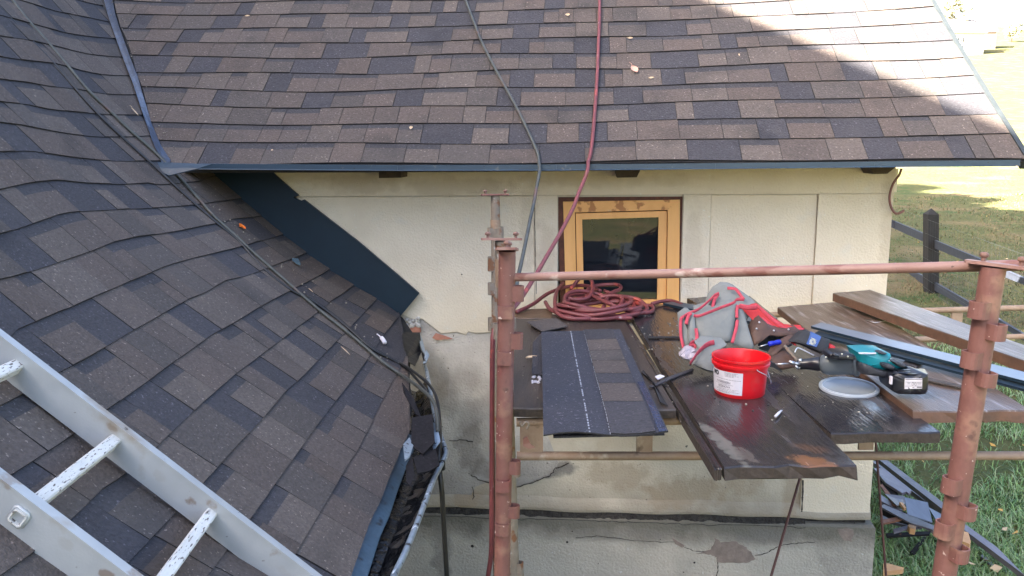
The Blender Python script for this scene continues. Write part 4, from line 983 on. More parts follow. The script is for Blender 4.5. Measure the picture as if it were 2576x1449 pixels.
def pocket(P, o, d, r, px, py, side, h, w=0.020, depth=0.022, m=None):
    """bent strap welded to a post at pixel height py, standing out along 'side'"""
    Yd = P
    best = min((abs(proj_y(o + d*t) - py), t) for t in [k*0.004 for k in range(0, 520)])
    c = o + d*best[1]; side = V(side).normalized(); side = (side - d*side.dot(d)).normalized(); tang = d.cross(side)
    pts = [c + side*(r*.55) + tang*w, c + side*(r + depth*.55) + tang*w]
    for k in range(5):
        a = math.pi*(k+1)/6; pts.append(c + side*(r + depth*.55 + math.sin(a)*depth*.55) + tang*(math.cos(a)*w))
    pts += [c + side*(r + depth*.55) - tang*w, c + side*(r*.55) - tang*w]
    mb = MB(); th = 0.0035; n = len(pts)
    outs = pts; ins = [lerp(p, c + side*(r*.6), th/ max(.01, (p-(c+side*r*.6)).length)) for p in pts]
    dh = d*h
    for i in range(n-1):
        mb.hexa([outs[i], outs[i+1], ins[i+1], ins[i], outs[i]+dh, outs[i+1]+dh, ins[i+1]+dh, ins[i]+dh])
    mb.build("pocket", m or M_rust, sc)
def proj_y(p):
    w = p.y*math.cos(PITCH) - p.z*math.sin(PITCH); u = p.x/w; v = (p.y*math.sin(PITCH) + p.z*math.cos(PITCH))/w
    return CY - (u*math.sin(ROLL) + v*math.cos(ROLL))*FPX
R_, L_, F_ = (1, -0.25, 0), (-1, -0.2, 0), (-0.1, -1, 0)
for (py, s, h) in ((718, R_, .044), (766, F_, .036), (834, R_, .046), (881, F_, .038), (1156, R_, .040), (1201, F_, .034), (1266, R_, .038), (1307, F_, .036)):
    pocket(YF, aF, dF, 0.0243, 0, py, s, h, w=(0.021 if s == F_ else 0.014), depth=(0.010 if s == F_ else 0.024))
for (py, s, h) in ((757, (-1, -.55, 0), .036), (806, (.45, -1, 0), .034), (880, (-1, -.55, 0), .036), (928, (.2, -1, 0), .030), (1196, (-1, -.55, 0), .036), (1254, (.45, -1, 0), .032), (1308, (-1, -.55, 0), .036), (1360, (.35, -1, 0), .032)):
    pocket(YR, aR_, dR, 0.0243, 0, py, s, h, w=0.018, depth=0.020)
for (py, s, h) in ((800, R_, .05), (812, L_, .05), (1160, R_, .05), (1412, R_, .06)):
    pocket(YB, aB, dB, 0.0215, 0, py, s, h, w=0.013, depth=0.014, m=M_oldsteel)
for (py, s, h) in ((571, (1, -.2, 0), .05), (572, (-1, -.2, 0), .045), (646, L_, .065), (712, L_, .055), (800, L_, .06)):
    pocket(YA, aA, dA, 0.0205, 0, py, s, h, w=0.018, depth=0.015, m=M_oldsteel)
def collar(o, d, r, py, h, m):
    t = min((abs(proj_y(o + d*k*0.004) - py), k*0.004) for k in range(0, 520))[1]
    mb = MB(); mb.tube([o + d*t, o + d*(t+h)], r*1.12, 18); mb.build("collar", m, sc, smooth=True, angle=50)
collar(aA, dA, 0.0205, 553, 0.040, M_tubetan)
collar(aB, dB, 0.0215, 650, 0.09, M_tubetan)
def plate(c, u, w, lu, lw, th, studs, m):
    c, u, w = V(c), V(u).normalized(), V(w).normalized(); n = u.cross(w).normalized()
    if n.z < 0: n = -n
    out = []
    for sx, sy in ((-1, -.8), (-.92, -1), (.92, -1), (1, -.8), (1, .8), (.92, 1), (-.92, 1), (-1, .8)): out.append(c + u*lu*sx + w*lw*sy)
    mb = MB(); mb.prism(out, n*th); p = mb.build("top_plate", m, sc)
    for su, sw in studs:
        mb = MB(); b0 = c + u*lu*su + w*lw*sw + n*th
        mb.lathe([(.0048, 0), (.0048, .008), (.0085, .0095), (.0096, .013), (.0085, .017), (.004, .0195)], b0, n, seg=12); mb.build("stud", mat("orange_rust", (0.36, 0.15, 0.07), (0.24, 0.10, 0.06), scale=60, rough=0.7) if "stud_m" not in globals() else stud_m, p, smooth=True, angle=60)
stud_m = mat("orange_rusty_stud", (0.24, 0.125, 0.085), (0.14, 0.08, 0.068), scale=70, rough=0.65)
plate(aF + V((0, 0.0, 0.002)), (0.05, 1, -0.16), (1, 0, 0), 0.062, 0.030, 0.007, ((-.45, .0), (.62, .1)), M_rail)
plate(aB + V((0.0, 0, 0.002)), (1, 0.05, -0.02), (0, 1, -.1), 0.064, 0.028, 0.007, ((-.68, 0), (.70, 0)), M_rail)
plate(aA + V((0, 0, 0.0)), (1, 0.05, 0.0), (0, 1, -.1), 0.064, 0.028, 0.007, ((-.70, 0), (.70, 0)), M_rust)
plate(aR_ + V((0.012, -0.0, 0.001)), (0.80, -0.62, -0.06), (0.62, .80, -.10), 0.062, 0.030, 0.007, ((-.50, .15), (.62, 0)), M_rail)
# guard rail and truss chords
def bar(name, pts, r, m, seg=14):
    mb = MB(); mb.tube(pts, r, seg); return mb.build(name, m, sc, smooth=True, angle=50)
g0, g1 = at_y(1296, 697.5, YF), at_y(2490, 669, YR + 0.045)
bar("guard_rail", [g0, lerp(g0, g1, .33), lerp(g0, g1, .66), g1, lerp(g0, g1, 1.12)], 0.0122, M_rail)
hz = at_y(1332, 699.5, YF - 0.012); mb = MB(); mb.lathe([(0.0035, 0), (0.0035, .0015)], hz, (0, -1, 0.1), seg=8); mb.build("pin_hole", M_ink, sc)
l0, l1 = at_y(1300, 1147, 2.26), at_y(2200, 1146.5, 2.26)
low = [l0, lerp(l0, l1, .5), l1, lerp(l0, l1, 1.5)]
bar("ledger", low, 0.0132, M_tubetan)
u0 = V((l0.x, l0.y + 0.01, HP - 0.055)); u1 = V((l1.x + (l1.x - l0.x)*.5, low[-1].y + 0.01, HP - 0.055)); bar("ledger", [u0, lerp(u0, u1, .5), u1], 0.0132, M_tubetan)
r0, r1 = at_y(2270, 783, 3.62), at_y(2590, 774, 3.62); bar("ledger", [lerp(r0, r1, -3.0), lerp(r0, r1, -1), r0, r1, lerp(r0, r1, 2)], 0.0135, M_tubetan)
r2, r3 = at_y(2270, 855, 3.62), at_y(2590, 846, 3.62); bar("ledger", [lerp(r2, r3, -3.0), lerp(r2, r3, -1), r2, r3, lerp(r2, r3, 2)], 0.0135, M_tubetan)
def strut(x0, x1, zt, zb, Y, th=0.005):
    a, b_ = at_y(x0, 1110, Y).x, at_y(x1, 1110, Y).x
    mb = MB(); mb.box((a, Y - .004, zb), (b_ - a, 0, 0), (0, .008, 0), (0, 0, zt - zb)); mb.build("strut", M_tubetan, sc)
zt_, zb_ = HP - 0.062, l0.z + 0.008
strut(1308, 1366, zt_, zb_, 2.262); strut(1601, 1641, zt_, zb_, 2.262); strut(2160, 2197, zt_, zb_, 2.262)
qx = at_y(2392, 815, 3.62).x; mb = MB(); mb.box((qx, 3.615, r2.z), (.05, 0, 0), (0, .01, 0), (0, 0, r0.z - r2.z)); mb.build("strut", M_tubetan, sc)
def rod(px0, px1, Y0, Y1, r=0.0048):
    a, b_ = at_y(*px0, Y0), at_y(*px1, Y1); bar("brace", [a, lerp(a, b_, .5), lerp(a, b_, 1.25)], r, mat("dark_red_rod", (0.085, 0.028, 0.024), (0.05, 0.02, 0.018), scale=40, rough=0.6), 8)
rod((2016, 1190), (1940, 1449), 2.6, 2.45); rod((2203, 1112), (2229, 1449), 2.9, 2.8); rod((1240, 870), (1243, 1300), 2.52, 2.52, 0.004)

# small rusty hook by the front post
mb = MB(); mb.tube(catmull([at_y(x, y, 2.2) for x, y in ((1325, 1080), (1330, 1066), (1322, 1062), (1313, 1072), (1308, 1062))], 5), 0.0035, 8); mb.build("hook", M_oldsteel, sc, smooth=True)
mb = MB(); mb.prism([at_y(x, y, 2.2) for x, y in ((1316, 1104), (1326, 1098), (1334, 1116), (1346, 1126), (1330, 1130), (1316, 1122))], (0, .006, 0)); mb.build("wedge", M_rail, sc)

# ------------------------------------------------------------------ planks
def plank(px, z, th, mtop, label, mend=None, rag=0.0, nseg=7, group="scaffold planks", sag=0.0):
    """px: front-left, front-right, back-right, back-left corners of the top face"""
    fl, fr, br, bl = [at_z(x, y, z) for x, y in px]
    mb = MB(); T = []; r = random.Random(label)
    rows = []
    for j in range(nseg+1):
        t = j/nseg; row = []
        for i in range(9):
            s = i/8; p = lerp(lerp(fl, fr, s), lerp(bl, br, s), t)
            if j == 0 and 0 < i < 8: p = p + V((0, r.uniform(-rag, rag), 0))
            if j == nseg: p = p + V((0, r.uniform(-1, 1)*max(rag, .006), 0))
            p = p + V((0, 0, r.uniform(-.0012, .0012) + sag*(s-.5)**2))
            row.append(p)
        rows.append(row)
    def bottom(p, j, i):
        return p - Z*(th + (r.uniform(-.35, .6)*rag if j == 0 else 0)) + V((0, r.uniform(-1, .4)*rag*1.2 if j == 0 else 0, 0))
    top = [p for rw in rows for p in rw]
    b = 0; mb.v = [tuple(p) for p in top]
    for j in range(nseg):
        for i in range(8):
            k = j*9+i; mb.f.append((k, k+1, k+10, k+9)); mb.m.append(0)
    per = [(0, i) for i in range(9)] + [(j, 8) for j in range(1, nseg+1)] + [(nseg, i) for i in range(7, -1, -1)] + [(j, 0) for j in range(nseg-1, 0, -1)]
    # bevelled rim then bottom
    base = len(mb.v); cen = sum(top, V())/len(top)
    for (j, i) in per:
        p = rows[j][i]; o = (p - cen); o.z = 0; o.normalize(); mb.v.append(tuple(p - Z*.004 + o*.003))
    base2 = len(mb.v)
    for (j, i) in per:
        p = rows[j][i]; o = (p - cen); o.z = 0; o.normalize(); mb.v.append(tuple(bottom(p, j, i) + o*.002))
    n = len(per); ids = [j*9+i for j, i in per]
    for k in range(n):
        l = (k+1) % n
        mb.f += [(ids[k], base+k, base+l, ids[l]), (base+k, base2+k, base2+l, base+l)]; mb.m += [0, 1]
    mb.f.append(tuple(base2 + k for k in reversed(range(n)))); mb.m.append(1)
    o = mb.build("scaffold_plank", [mtop, mend or M_plankend], loc=tuple(lerp(fl, br, .5) - Z*th)); return tag(o, label, "plank", group)
PL_A = plank([(1292, 1024), (1700, 1030), (1563, 792), (1296, 790)], HP, 0.028, M_oldplank, "damp brown plank under the loose shingles, next to the front left post", rag=.004)
PL_B = plank([(1822, 1174), (2154, 1169), (1753, 764), (1570, 764)], HP + .001, 0.030, M_wetplank, "wet dark plank with the red bucket, its ragged end sticking out furthest", rag=.010)
PL_B2 = plank([(1797, 1178), (1815, 1177), (1568, 792), (1561, 792)], HP - .002, 0.030, M_wetplank, "thin dark batten along the left side of the wet bucket plank", rag=.002, nseg=5)
PL_C = plank([(2090, 1089), (2364, 1085), (1936, 790), (1757, 790)], HP, 0.029, M_wetplank, "dark plank with the grey lid and power tool, rounded front corner", rag=.003)
PL_D = plank([(2296, 1033), (2592, 1033), (2158, 757), (1956, 772)], HP + .020, 0.030, M_dryplank, "dry brown frosty plank beside the metal strips", mend=M_plankside, rag=.008)
PL_E = plank([(2590, 912), (2700, 912), (2189, 729), (2096, 737)], HP + .075, 0.038, M_dryplank, "rightmost frosty plank, raised with a brown side face", mend=M_plankside, rag=.004)
PL_F = plank([(1800, 792), (1955, 800), (1880, 740), (1730, 750)], HP + .004, 0.026, M_wetplank, "short dark board behind the tool bag against the wall", rag=.004)
PL_G = plank([(1292, 800), (1388, 800), (1388, 776), (1292, 778)], HP + .004, 0.030, mat("brown_wet_board", (0.13, 0.075, 0.038), (0.07, 0.042, 0.026), scale=10, rough=0.5, bump=0.4, bscale=40, stretch=(.6, 5, 3)), "small brown board end behind the post at the platform's left rear", rag=.004)
M_bucketplank = M_wetplank.copy(); M_bucketplank.name = "wet_bucket_plank"; PL_B.data.materials[0] = M_bucketplank
def pstain(px0, px1, w, col, amt, sc=30.0):
    a, b_ = at_z(*px0, HP), at_z(*px1, HP); e = (b_ - a); blob(M_bucketplank, lerp(a, b_, .5) - PL_B.location, e, e.length*.5, V((e.y, -e.x, 0)), w, col, amt, sc, .8)
pstain((1760, 1062), (1880, 1172), .022, (0.17, 0.165, 0.14), .75); pstain((1850, 1120), (1900, 1168), .02, (0.12, 0.10, 0.085), .6)
pstain((1980, 1150), (2100, 1172), .035, (0.20, 0.085, 0.035), .75); pstain((2000, 1120), (2090, 1140), .03, (0.10, 0.05, 0.03), .6)
# crumbs of plaster and grit over the boards
mb = MB()
for k in range(420):
    if k < 190: x, y = 1310 + 420*rng.random(), 800 + 225*rng.random()
    elif k < 330: x, y = 1590 + 160*rng.random(), 790 + 130*rng.random()
    else: x, y = 1700 + 500*rng.random(), 930 + 130*rng.random()
    p = at_z(x, y, HP + .0015); s = 0.001 + 0.0032*rng.random()**3
    mb.lathe([(s, 0), (s*.9, s*.5), (s*.3, s*.9)], p, seg=5, mi=0 if rng.random() < .6 else 1)
kind(mb.build("grit", [mat("pale_grit", (0.42, 0.38, 0.30), (0.28, 0.25, 0.2), scale=60), mat("dark_grit", (0.06, 0.05, 0.045), (0.03, 0.03, 0.03), scale=60)]), 'stuff')

# ------------------------------------------------------------------ loose shingle sheets
def sheet(label, outline, z, zf, dark_split, name="shingle_sheet"):
    t = thing(name, label, "shingle sheet", tuple(at_z(*outline[0], z)))
    fl, fr, br, bl = [at_z(x, y, z) for x, y in outline]
    def S_(u, v, dz=0.0):
        p = lerp(lerp(fl, fr, u), lerp(bl, br, u), v)
        return p + Z*(0.0 + dz + 0.003*math.sin(v*5 + u*2) + zf*max(0, .12 - v)/.12*(math.sin(u*7.0)*.6 - .6)*.012)
    mb = MB(); NU, NV = 6, 12
    def panel(u0, u1, v0, v1, nu, nv, dz, th, mi):
        b = len(mb.v)
        for k in range(2):
            for j in range(nv+1):
                for i in range(nu+1): mb.v.append(tuple(S_(lerp(u0, u1, i/nu), lerp(v0, v1, j/nv), dz - th*k)))
        w = nu+1; M = (nv+1)*w
        for j in range(nv):
            for i in range(nu):
                q = b + j*w + i; mb.f.append((q, q+1, q+w+1, q+w)); mb.m.append(mi); mb.f.append((q+M, q+M+w, q+M+w+1, q+M+1)); mb.m.append(1)
        for j in range(nv):
            for q in (b + j*w, b + j*w + nu): mb.f.append((q, q+w, q+w+M, q+M)); mb.m.append(1)
        for i in range(nu):
            for q in (b + i, b + nv*w + i): mb.f.append((q, q+1, q+1+M, q+M)); mb.m.append(1)
    panel(0, 1, 0, 1, 8, 14, 0.004, 0.004, 0)
    mb.build("base_sheet", [mat("headlap_granules", (0.046, 0.046, 0.060), (0.020, 0.021, 0.030), scale=80, rough=0.8, bump=0.9, bscale=230, contrast=0.8, speck=(0.16, 0.155, 0.18), speck_scale=110, speck_t=0.655, bdist=0.006), M_edge], t)
    # raised tabs along the right half
    v = 0.0; k = 0; r = random.Random(label)
    for (v0, v1, c) in dark_split:
        mb = MB(); panel(0.54, 0.90, v0 + .002, v1 - .002, 3, 3, 0.0085, 0.004, 0); mb.build("tab", [SH[c], M_edge], t)
    mb = MB()     # two dotted adhesive lines
    for uu, du in ((0.365, .012), (0.535, .010)):
        for k in range(60):
            v0 = k/60 + r.uniform(0, .004); v1 = v0 + r.uniform(.006, .013)
            if r.random() < .12: continue
            q = [S_(uu, v0, .0052), S_(uu + du, v0, .0052), S_(uu + du, v1, .0052), S_(uu, v1, .0052)]; mb.prism(q, (0, 0, -.0008))
    kind(mb.build("adhesive_line", mat("chalky_adhesive", (0.40, 0.42, 0.46), (0.2, 0.21, 0.24), scale=120, rough=0.7), t), "stuff")
    mb = MB(); panel(0.925, 0.985, 0.0, 0.38, 2, 6, 0.0056, 0.001, 0); mb.build("glue_strip", [mat("shiny_blue_bitumen", (0.035, 0.05, 0.10), (0.015, 0.02, 0.045), scale=60, rough=0.25, bump=0.6, bscale=90, speck=(0.3, 0.34, 0.4), speck_scale=160, speck_t=0.71), M_edge], t)
    return t
sheet("full shingle strip lying on the platform, dark plain half on its left", [(1367, 1091), (1681, 1088), (1560, 832), (1362, 835)], HP + .030, 1.0,
      [(0.0, .20, 4), (.20, .36, 0), (.36, .46, 4), (.46, .60, 0), (.60, .72, 3), (.72, .86, 0), (.86, 1.0, 4)])
u_ = thing("shingle_sheet", "second shingle strip showing only its dark edge below the first", "shingle sheet", tuple(at_z(1400, 1094, HP + .012)))
mb = MB(); q = [at_z(x, y, HP + .014) for x, y in ((1392, 1098), (1672, 1091), (1556, 838), (1368, 842))]; mb.prism(q, (0, 0, -.005)); mb.build("base_sheet", SH[4], u_)
def scrap(px, z, label, m, th=0.004, name="shingle_offcut", lift=None, group="offcuts on the platform"):
    P = [at_z(x, y, z) for x, y in px]
    if lift: P = [p + Z*l for p, l in zip(P, lift)]
    mb = MB(); mb.prism(P, (0, 0, -th)); return tag(mb.build(name, m, loc=tuple(P[0])), label, "shingle offcut", group)
scrap([(1325, 815), (1364, 837), (1428, 822), (1400, 800), (1350, 806)], HP + .010, "lifted dark offcut behind the shingle strip's rear edge", SH[3], lift=(.01, .006, .004, 0, 0))
scrap([(1340, 862), (1362, 838), (1364, 942), (1338, 940)], HP + .012, "dark offcut poking out left of the shingle strip", SH[4])
scrap([(1632, 972), (1680, 948), (1742, 926), (1745, 930), (1684, 954), (1640, 974)], HP + .008, "narrow grey offcut strip pointing at the tool bag", SH[4])
scrap([(1614, 936), (1640, 955), (1660, 1010), (1680, 1020), (1640, 960), (1618, 930)], HP + .010, "thin curled offcut beside the right edge of the shingle strip", M_edge)
scrap([(1630, 846), (1720, 846), (1722, 849), (1632, 850)], HP + .008, "black strip lying crosswise behind the bucket plank seam", M_edge)
scrap([(2290, 895), (2327, 902), (2308, 924), (2268, 915)], HP + .028, "square grey offcut behind the power tool battery", SH[4])
scrap([(2330, 948), (2420, 968), (2424, 976), (2332, 956)], HP + .028, "long dark offcut right of the battery", SH[3])
scrap([(2280, 1000), (2190, 960), (2186, 950), (2282, 990)], HP + .010, "thin brown bark strip beside the battery", M_fresh, th=.002)
# white gypsum crumbs, leaf, wood splinter
leaf(at_z(1337, 903, HP + .004), (0, 0, 1), (1, .4, 0), 0.045, 0.03, M_leaf, "crumpled tan leaf on the platform beside the front left post")
mb = MB()
for k in range(12):
    p = at_z(1338 + 22*rng.random(), 946 + 18*rng.random(), HP + .002); s = .003 + .004*rng.random(); mb.lathe([(s, 0), (s*.8, s*.6), (s*.2, s)], p, seg=6)
tag(mb.build("plaster_crumb", M_white, loc=tuple(at_z(1345, 955, HP))), "little heap of white plaster crumbs left of the shingle strip", "crumbs")
mb = MB(); P = [at_z(x, y, HP + .010) for x, y in ((1660, 942), (1672, 946), (1655, 954), (1648, 946))]; mb.prism(P, (0, 0, -.003)); tag(mb.build("paper_scrap", M_white, loc=tuple(P[0])), "white paper scrap right of the shingle strip", "scrap")
mb = MB(); mb.tube([at_z(1950, 1048, HP + .008), at_z(1958, 1040, HP + .010), at_z(1964, 1034, HP + .008), at_z(1968, 1032, HP + .006)], [.0038, .0040, .0028, .0012], 8); tag(mb.build("plastic_peg", M_white, smooth=True, loc=tuple(at_z(1957, 1042, HP))), "small white plastic peg lying on the wet plank in front of the bucket", "peg")
mb = MB(); mb.tube([at_z(2177, 805, HP + .026), at_z(2201, 812, HP + .026), at_z(2246, 804, HP + .030)], .0016, 6); mb.build
tag(mb.build("wire_staple", M_steelwire, smooth=True, loc=tuple(at_z(2200, 810, HP + .02))), "bent bright wire lying on the dry brown plank", "wire")

# ------------------------------------------------------------------ coil of red hose
zc = HP + 0.011; mb = MB(); r = random.Random(5)
def hp(x, y, lift): return at_z(x, y, HP + .004) + Z*lift
coil = [[(1375,768,.02),(1400,752,.04),(1460,745,.05),(1530,752,.05),(1600,765,.03),(1634,772,.02),(1628,790,.015),(1570,797,.012),(1480,792,.012),(1410,785,.015)]]
pts = []
N = 150
for k in range(N):
    th = k/N*2*math.pi*7.0; j = k/N
    cx0 = 1500 + 10*math.sin(th*.31 + 1); rx = 116 - 26*abs(math.sin(th*.23 + .4)) - 20*j; ry = 17 + 7*math.sin(th*.37)
    lift = 0.011 + 0.062*j*(0.75 + .25*math.sin(th*1.7)) + .006*math.sin(th*2.3)
    pts.append(hp(cx0 + rx*math.cos(th) + 6*math.sin(th*1.31), 786 + ry*math.sin(th) + 3*math.cos(th*.71), lift))
mb.tube(catmull(pts, 3), .0094, 8)
def loop(P, n=5): mb.tube(catmull([hp(*p) for p in P], n), .0094, 8)
loop([(1372, 770, .02), (1385, 786, .014), (1420, 800, .011), (1440, 806, .011)])
loop([(1417, 742, .06), (1402, 760, .06), (1396, 782, .045), (1402, 797, .02), (1425, 806, .011), (1470, 808, .011), (1505, 803, .013), (1518, 788, .03), (1535, 768, .055), (1560, 757, .06), (1552, 748, .065), (1500, 748, .06), (1475, 760, .055), (1478, 778, .05)])
loop([(1300, 790, .010), (1340, 775, .018), (1380, 755, .035), (1430, 745, .050), (1475, 748, .06), (1510, 760, .055)])
loop([(1436, 752, .05), (1448, 748, .075), (1462, 748, .105), (1476, 752, .12), (1488, 760, .105), (1490, 770, .08), (1478, 778, .055), (1450, 780, .05), (1425, 778, .055)])
loop([(1520, 757, .05), (1570, 766, .03), (1612, 772, .012), (1640, 776, .011), (1638, 790, .011), (1600, 792, .011), (1560, 786, .02), (1520, 778, .04)])
loop([(1500, 800, .03), (1560, 804, .013), (1600, 797, .012), (1628, 788, .02), (1600, 778, .05), (1540, 772, .055)])
loop([(1480, 770, .06), (1530, 790, .05), (1580, 798, .03), (1612, 795, .03)])
loop([(1420, 790, .035), (1470, 800, .03), (1540, 806, .013), (1590, 806, .011)])
loop([(1640, 770, .011), (1665, 764, .012), (1690, 764, .014), (1715, 772, .011)])
tag(mb.build("hose_coil", M_hose, smooth=True, loc=tuple(at_z(1500, 785, HP))), "tangled coil of dirty red hose on the platform below the window", "hose")

# ------------------------------------------------------------------ dark blue metal strip behind the bag, grey strips on the right
def strip(px, z, h, m, label, name="metal_strip", lip=True, mside=None):
    P = [at_z(x, y, z) for x, y in px]; mb = MB()
    mb.prism(P, (0, 0, -.0025))
    if lip:
        mb.prism([P[0], P[1], P[1] - Z*h, P[0] - Z*h], V((0, .002, 0)), 1)
    return tag(mb.build(name, [m, mside or M_navy], loc=tuple(P[0])), label, "metal strip", "metal strips on the platform")
strip([(1668, 762), (2060, 846), (2058, 836), (1700, 757)], HP + .018, .012, M_blue, "dark blue metal strip running behind the tool bag", lip=True)
strip([(2041, 820), (2600, 964), (2600, 941), (2066, 811)], HP + .060, .010, M_bluegrey, "long pale blue-grey metal strip across the dry plank", lip=True)
strip([(2046, 840), (2600, 985), (2600, 972), (2060, 832)], HP + .045, .008, M_navy, "dark metal strip tucked under the pale blue-grey one")

# ------------------------------------------------------------------ red bucket
BC = at_z(1860, 986, HP + 0.001); RB, RT, HB = 0.0765, 0.0862, 0.119
bk = thing("bucket", "small open red plastic bucket with white label on the wet plank", "bucket", tuple(BC))
mb = MB()
def rr_(h): return lerp(RB, RT - .003, h/HB)
mb.lathe([(0.001, .004), (RB*.9, .003), (RB - .002, 0), (RB, .003), (rr_(.03), .03), (rr_(.06), .06), (rr_(HB - .026), HB - .026), (RT + .0015, HB - .0255), (RT + .002, HB - .018), (RT - .001, HB - .016), (RT, HB - .008), (RT + .0025, HB - .006), (RT + .002, HB), (RT - .002, HB), (RT - .004, HB - .004), (rr_(.06) - .003, .06), (RB - .003, .006), (.001, .005)], BC, seg=64, close=False)
mb.build("tub", M_red, bk, smooth=True, angle=40)
vdir = math.atan2(-BC.y, -BC.x)      # from the bucket to the camera
def bp(ang, h, off): a = vdir + ang; R = rr_(h) + off; return BC + V((math.cos(a)*R, math.sin(a)*R, h))
A0, A1 = -math.radians(86), math.radians(6)       # angles increase towards the picture's right
def patch(mb, a0, a1, h0, h1, off, mi=0, n=10):
    for k in range(n):
        b0, b1 = lerp(a0, a1, k/n), lerp(a0, a1, (k+1)/n)
        mb.add([bp(b0, h0, off), bp(b1, h0, off), bp(b1, h1, off), bp(b0, h1, off)], [(0, 1, 2, 3)], mi)
mb = MB(); patch(mb, A0, A1, .012, .083, .0006, 0, 18); lb = mb.build("label", M_white, bk, smooth=True)
def wrap_text(s, size, ang, h, off, m, bold=0.0):
    cu = bpy.data.curves.new("print", 'FONT'); cu.body = s; cu.size = size; cu.offset = bold
    ob = bpy.data.objects.new("print_source", cu); COL.objects.link(ob)
    dg = bpy.context.evaluated_depsgraph_get(); me = bpy.data.meshes.new_from_object(ob.evaluated_get(dg)); 
    bpy.data.objects.remove(ob); bpy.data.curves.remove(cu)
    mb = MB(); mb.v = [tuple(bp(ang + v.co.x/RT, h + v.co.y, off)) for v in me.vertices]; mb.f = [tuple(p.vertices) for p in me.polygons]; mb.m = [0]*len(mb.f)
    bpy.data.meshes.remove(me); return mb
mt = wrap_text("MO", .019, math.radians(-71), .066, .0011, M_ink, .0012); mt.build("print", M_ink, lb)
mt = wrap_text("AUSBESSERN", .0098, math.radians(-57), .045, .0011, M_inkgrey, .0003); mt.build("print", M_inkgrey, lb)
mt = wrap_text("REZINOVA", .0098, math.radians(-52), .031, .0011, M_inkgrey, .0003); mt.build("print", M_inkgrey, lb)
mb = MB(); r = random.Random(3)
for h, a0, a1 in ((.078, -34, -4), (.0745, -34, -8), (.071, -34, -3), (.0675, -34, -12), (.0575, -60, 2), (.0405, -62, -14), (.0265, -56, -2), (.0225, -60, -8), (.0185, -50, 0), (.0155, -58, -20)):
    a = a0
    while a < a1:
        w = r.uniform(2, 6); patch(mb, math.radians(a), math.radians(min(a1, a + w)), h, h + .0013, .0011, 0, 1); a += w + r.uniform(.6, 1.5)
mb.build("print", M_inkgrey, lb)
mb = MB(); e = bp(math.radians(33), HB - .022, .004)
mb.tube(catmull([bp(math.radians(33), HB - .020, .002), bp(math.radians(36), HB - .028, .008), bp(math.radians(55), HB - .045, .014), bp(math.radians(72), HB - .068, .018), bp(math.radians(80), HB - .080, .014), bp(math.radians(92), HB - .078, .012), bp(math.radians(125), HB - .05, .012), bp(math.radians(160), HB - .03, .008), bp(math.radians(200), HB - .02, .003)], 5), .0013, 6)
mb.build("handle", M_steelwire, bk, smooth=True)

# ------------------------------------------------------------------ lid
LC_ = at_z(2135, 978, HP + .002)
lid = thing("bucket_cover", "round grey plastic lid lying on the dark plank before the power tool", "lid", tuple(LC_))
axl = (-.02, -.05, 1)
mb = MB(); mb.lathe([(.001, .0030), (.072, .0032), (.075, .0048), (.0765, .0050)], LC_, axis=axl, seg=64, close=False); mb.build("disc", M_lid, lid, smooth=True, angle=50)
mb = MB(); mb.lathe([(.0764, .0050), (.0785, .0100), (.0835, .0105), (.0845, .0085), (.0880, .0085), (.0888, .006), (.0888, .0015), (.0870, 0), (.078, .0002)], LC_, axis=axl, seg=64, close=False); mb.build("rim", mat("pale_grey_rim", (0.36, 0.40, 0.44), (0.30, 0.34, 0.38), scale=9, rough=0.3), lid, smooth=True, angle=40)

# ------------------------------------------------------------------ tool bag
zb = lambda *a: [(1666.6 + .217*x, 704.4 + .217*y) for x, y in a]
bag = thing("tool_bag", "slumped grey canvas tool bag with red trim behind the bucket", "bag", tuple(at_z(1800, 900, HP)))
def bagY(x, y): return 2.60 + (940 - y)*0.0011       # the front leans back as it rises
def bpt(p, d=0.0): x, y = p; return at_y(x, y, bagY(x, y) + d)
def cushion(name, px, d, depth, bulge, m=M_canvas, sub=2):
    P = []
    n = len(px)
    for i in range(n):
        for k in range(sub): P.append((lerp(px[i][0], px[(i+1) % n][0], k/sub), lerp(px[i][1], px[(i+1) % n][1], k/sub)))
    mb = MB(); mb.pillow([bpt(p, d) for p in P], V((0, depth, 0.01)), bulge, out=(0, -1, .15)); return mb.build(name, m, bag, smooth=True, angle=70)
cushion("back_panel", zb((655, 150), (745, 92), (835, 97), (900, 120), (965, 170), (1065, 240), (1100, 315), (1000, 420), (900, 620), (600, 640), (420, 620), (400, 400), (560, 350), (590, 240)), .05, .10, .018)
cushion("front_pocket", zb((360, 420), (500, 380), (670, 320), (842, 262), (868, 300), (840, 480), (815, 640), (800, 722), (700, 732), (420, 715), (390, 560)), 0.0, .06, .022)
cushion("side_pocket", zb((212, 450), (300, 385), (345, 392), (372, 470), (385, 560), (382, 690), (310, 772), (255, 812), (225, 680)), .02, .07, .012)
cushion("side_fold", zb((300, 480), (330, 390), (372, 400), (385, 560), (375, 715), (300, 735)), -.004, .03, .010)
cushion("end_panel", zb((870, 300), (935, 350), (1000, 570), (1062, 765), (1040, 800), (800, 745), (815, 620), (850, 450)), .005, .07, .012)
cushion("flap", zb((388, 742), (480, 725), (600, 722), (745, 742), (640, 800), (600, 880), (592, 1072), (500, 1052), (420, 1015), (345, 975), (380, 880), (420, 820)), -.06, .07, .020)
cushion("pocket_shade", zb((846, 300), (868, 300), (846, 480), (826, 640), (808, 728), (800, 700), (815, 560)), -.010, .03, .002, M_padblk)  # black panels stand in for the shade inside the pocket gaps
cushion("pocket_shade", zb((545, 360), (580, 290), (598, 235), (620, 250), (600, 340)), .028, .03, .002, M_padblk)
cushion("pocket_shade", zb((262, 470), (300, 430), (305, 560), (300, 600), (275, 540)), .004, .03, .002, M_padblk)
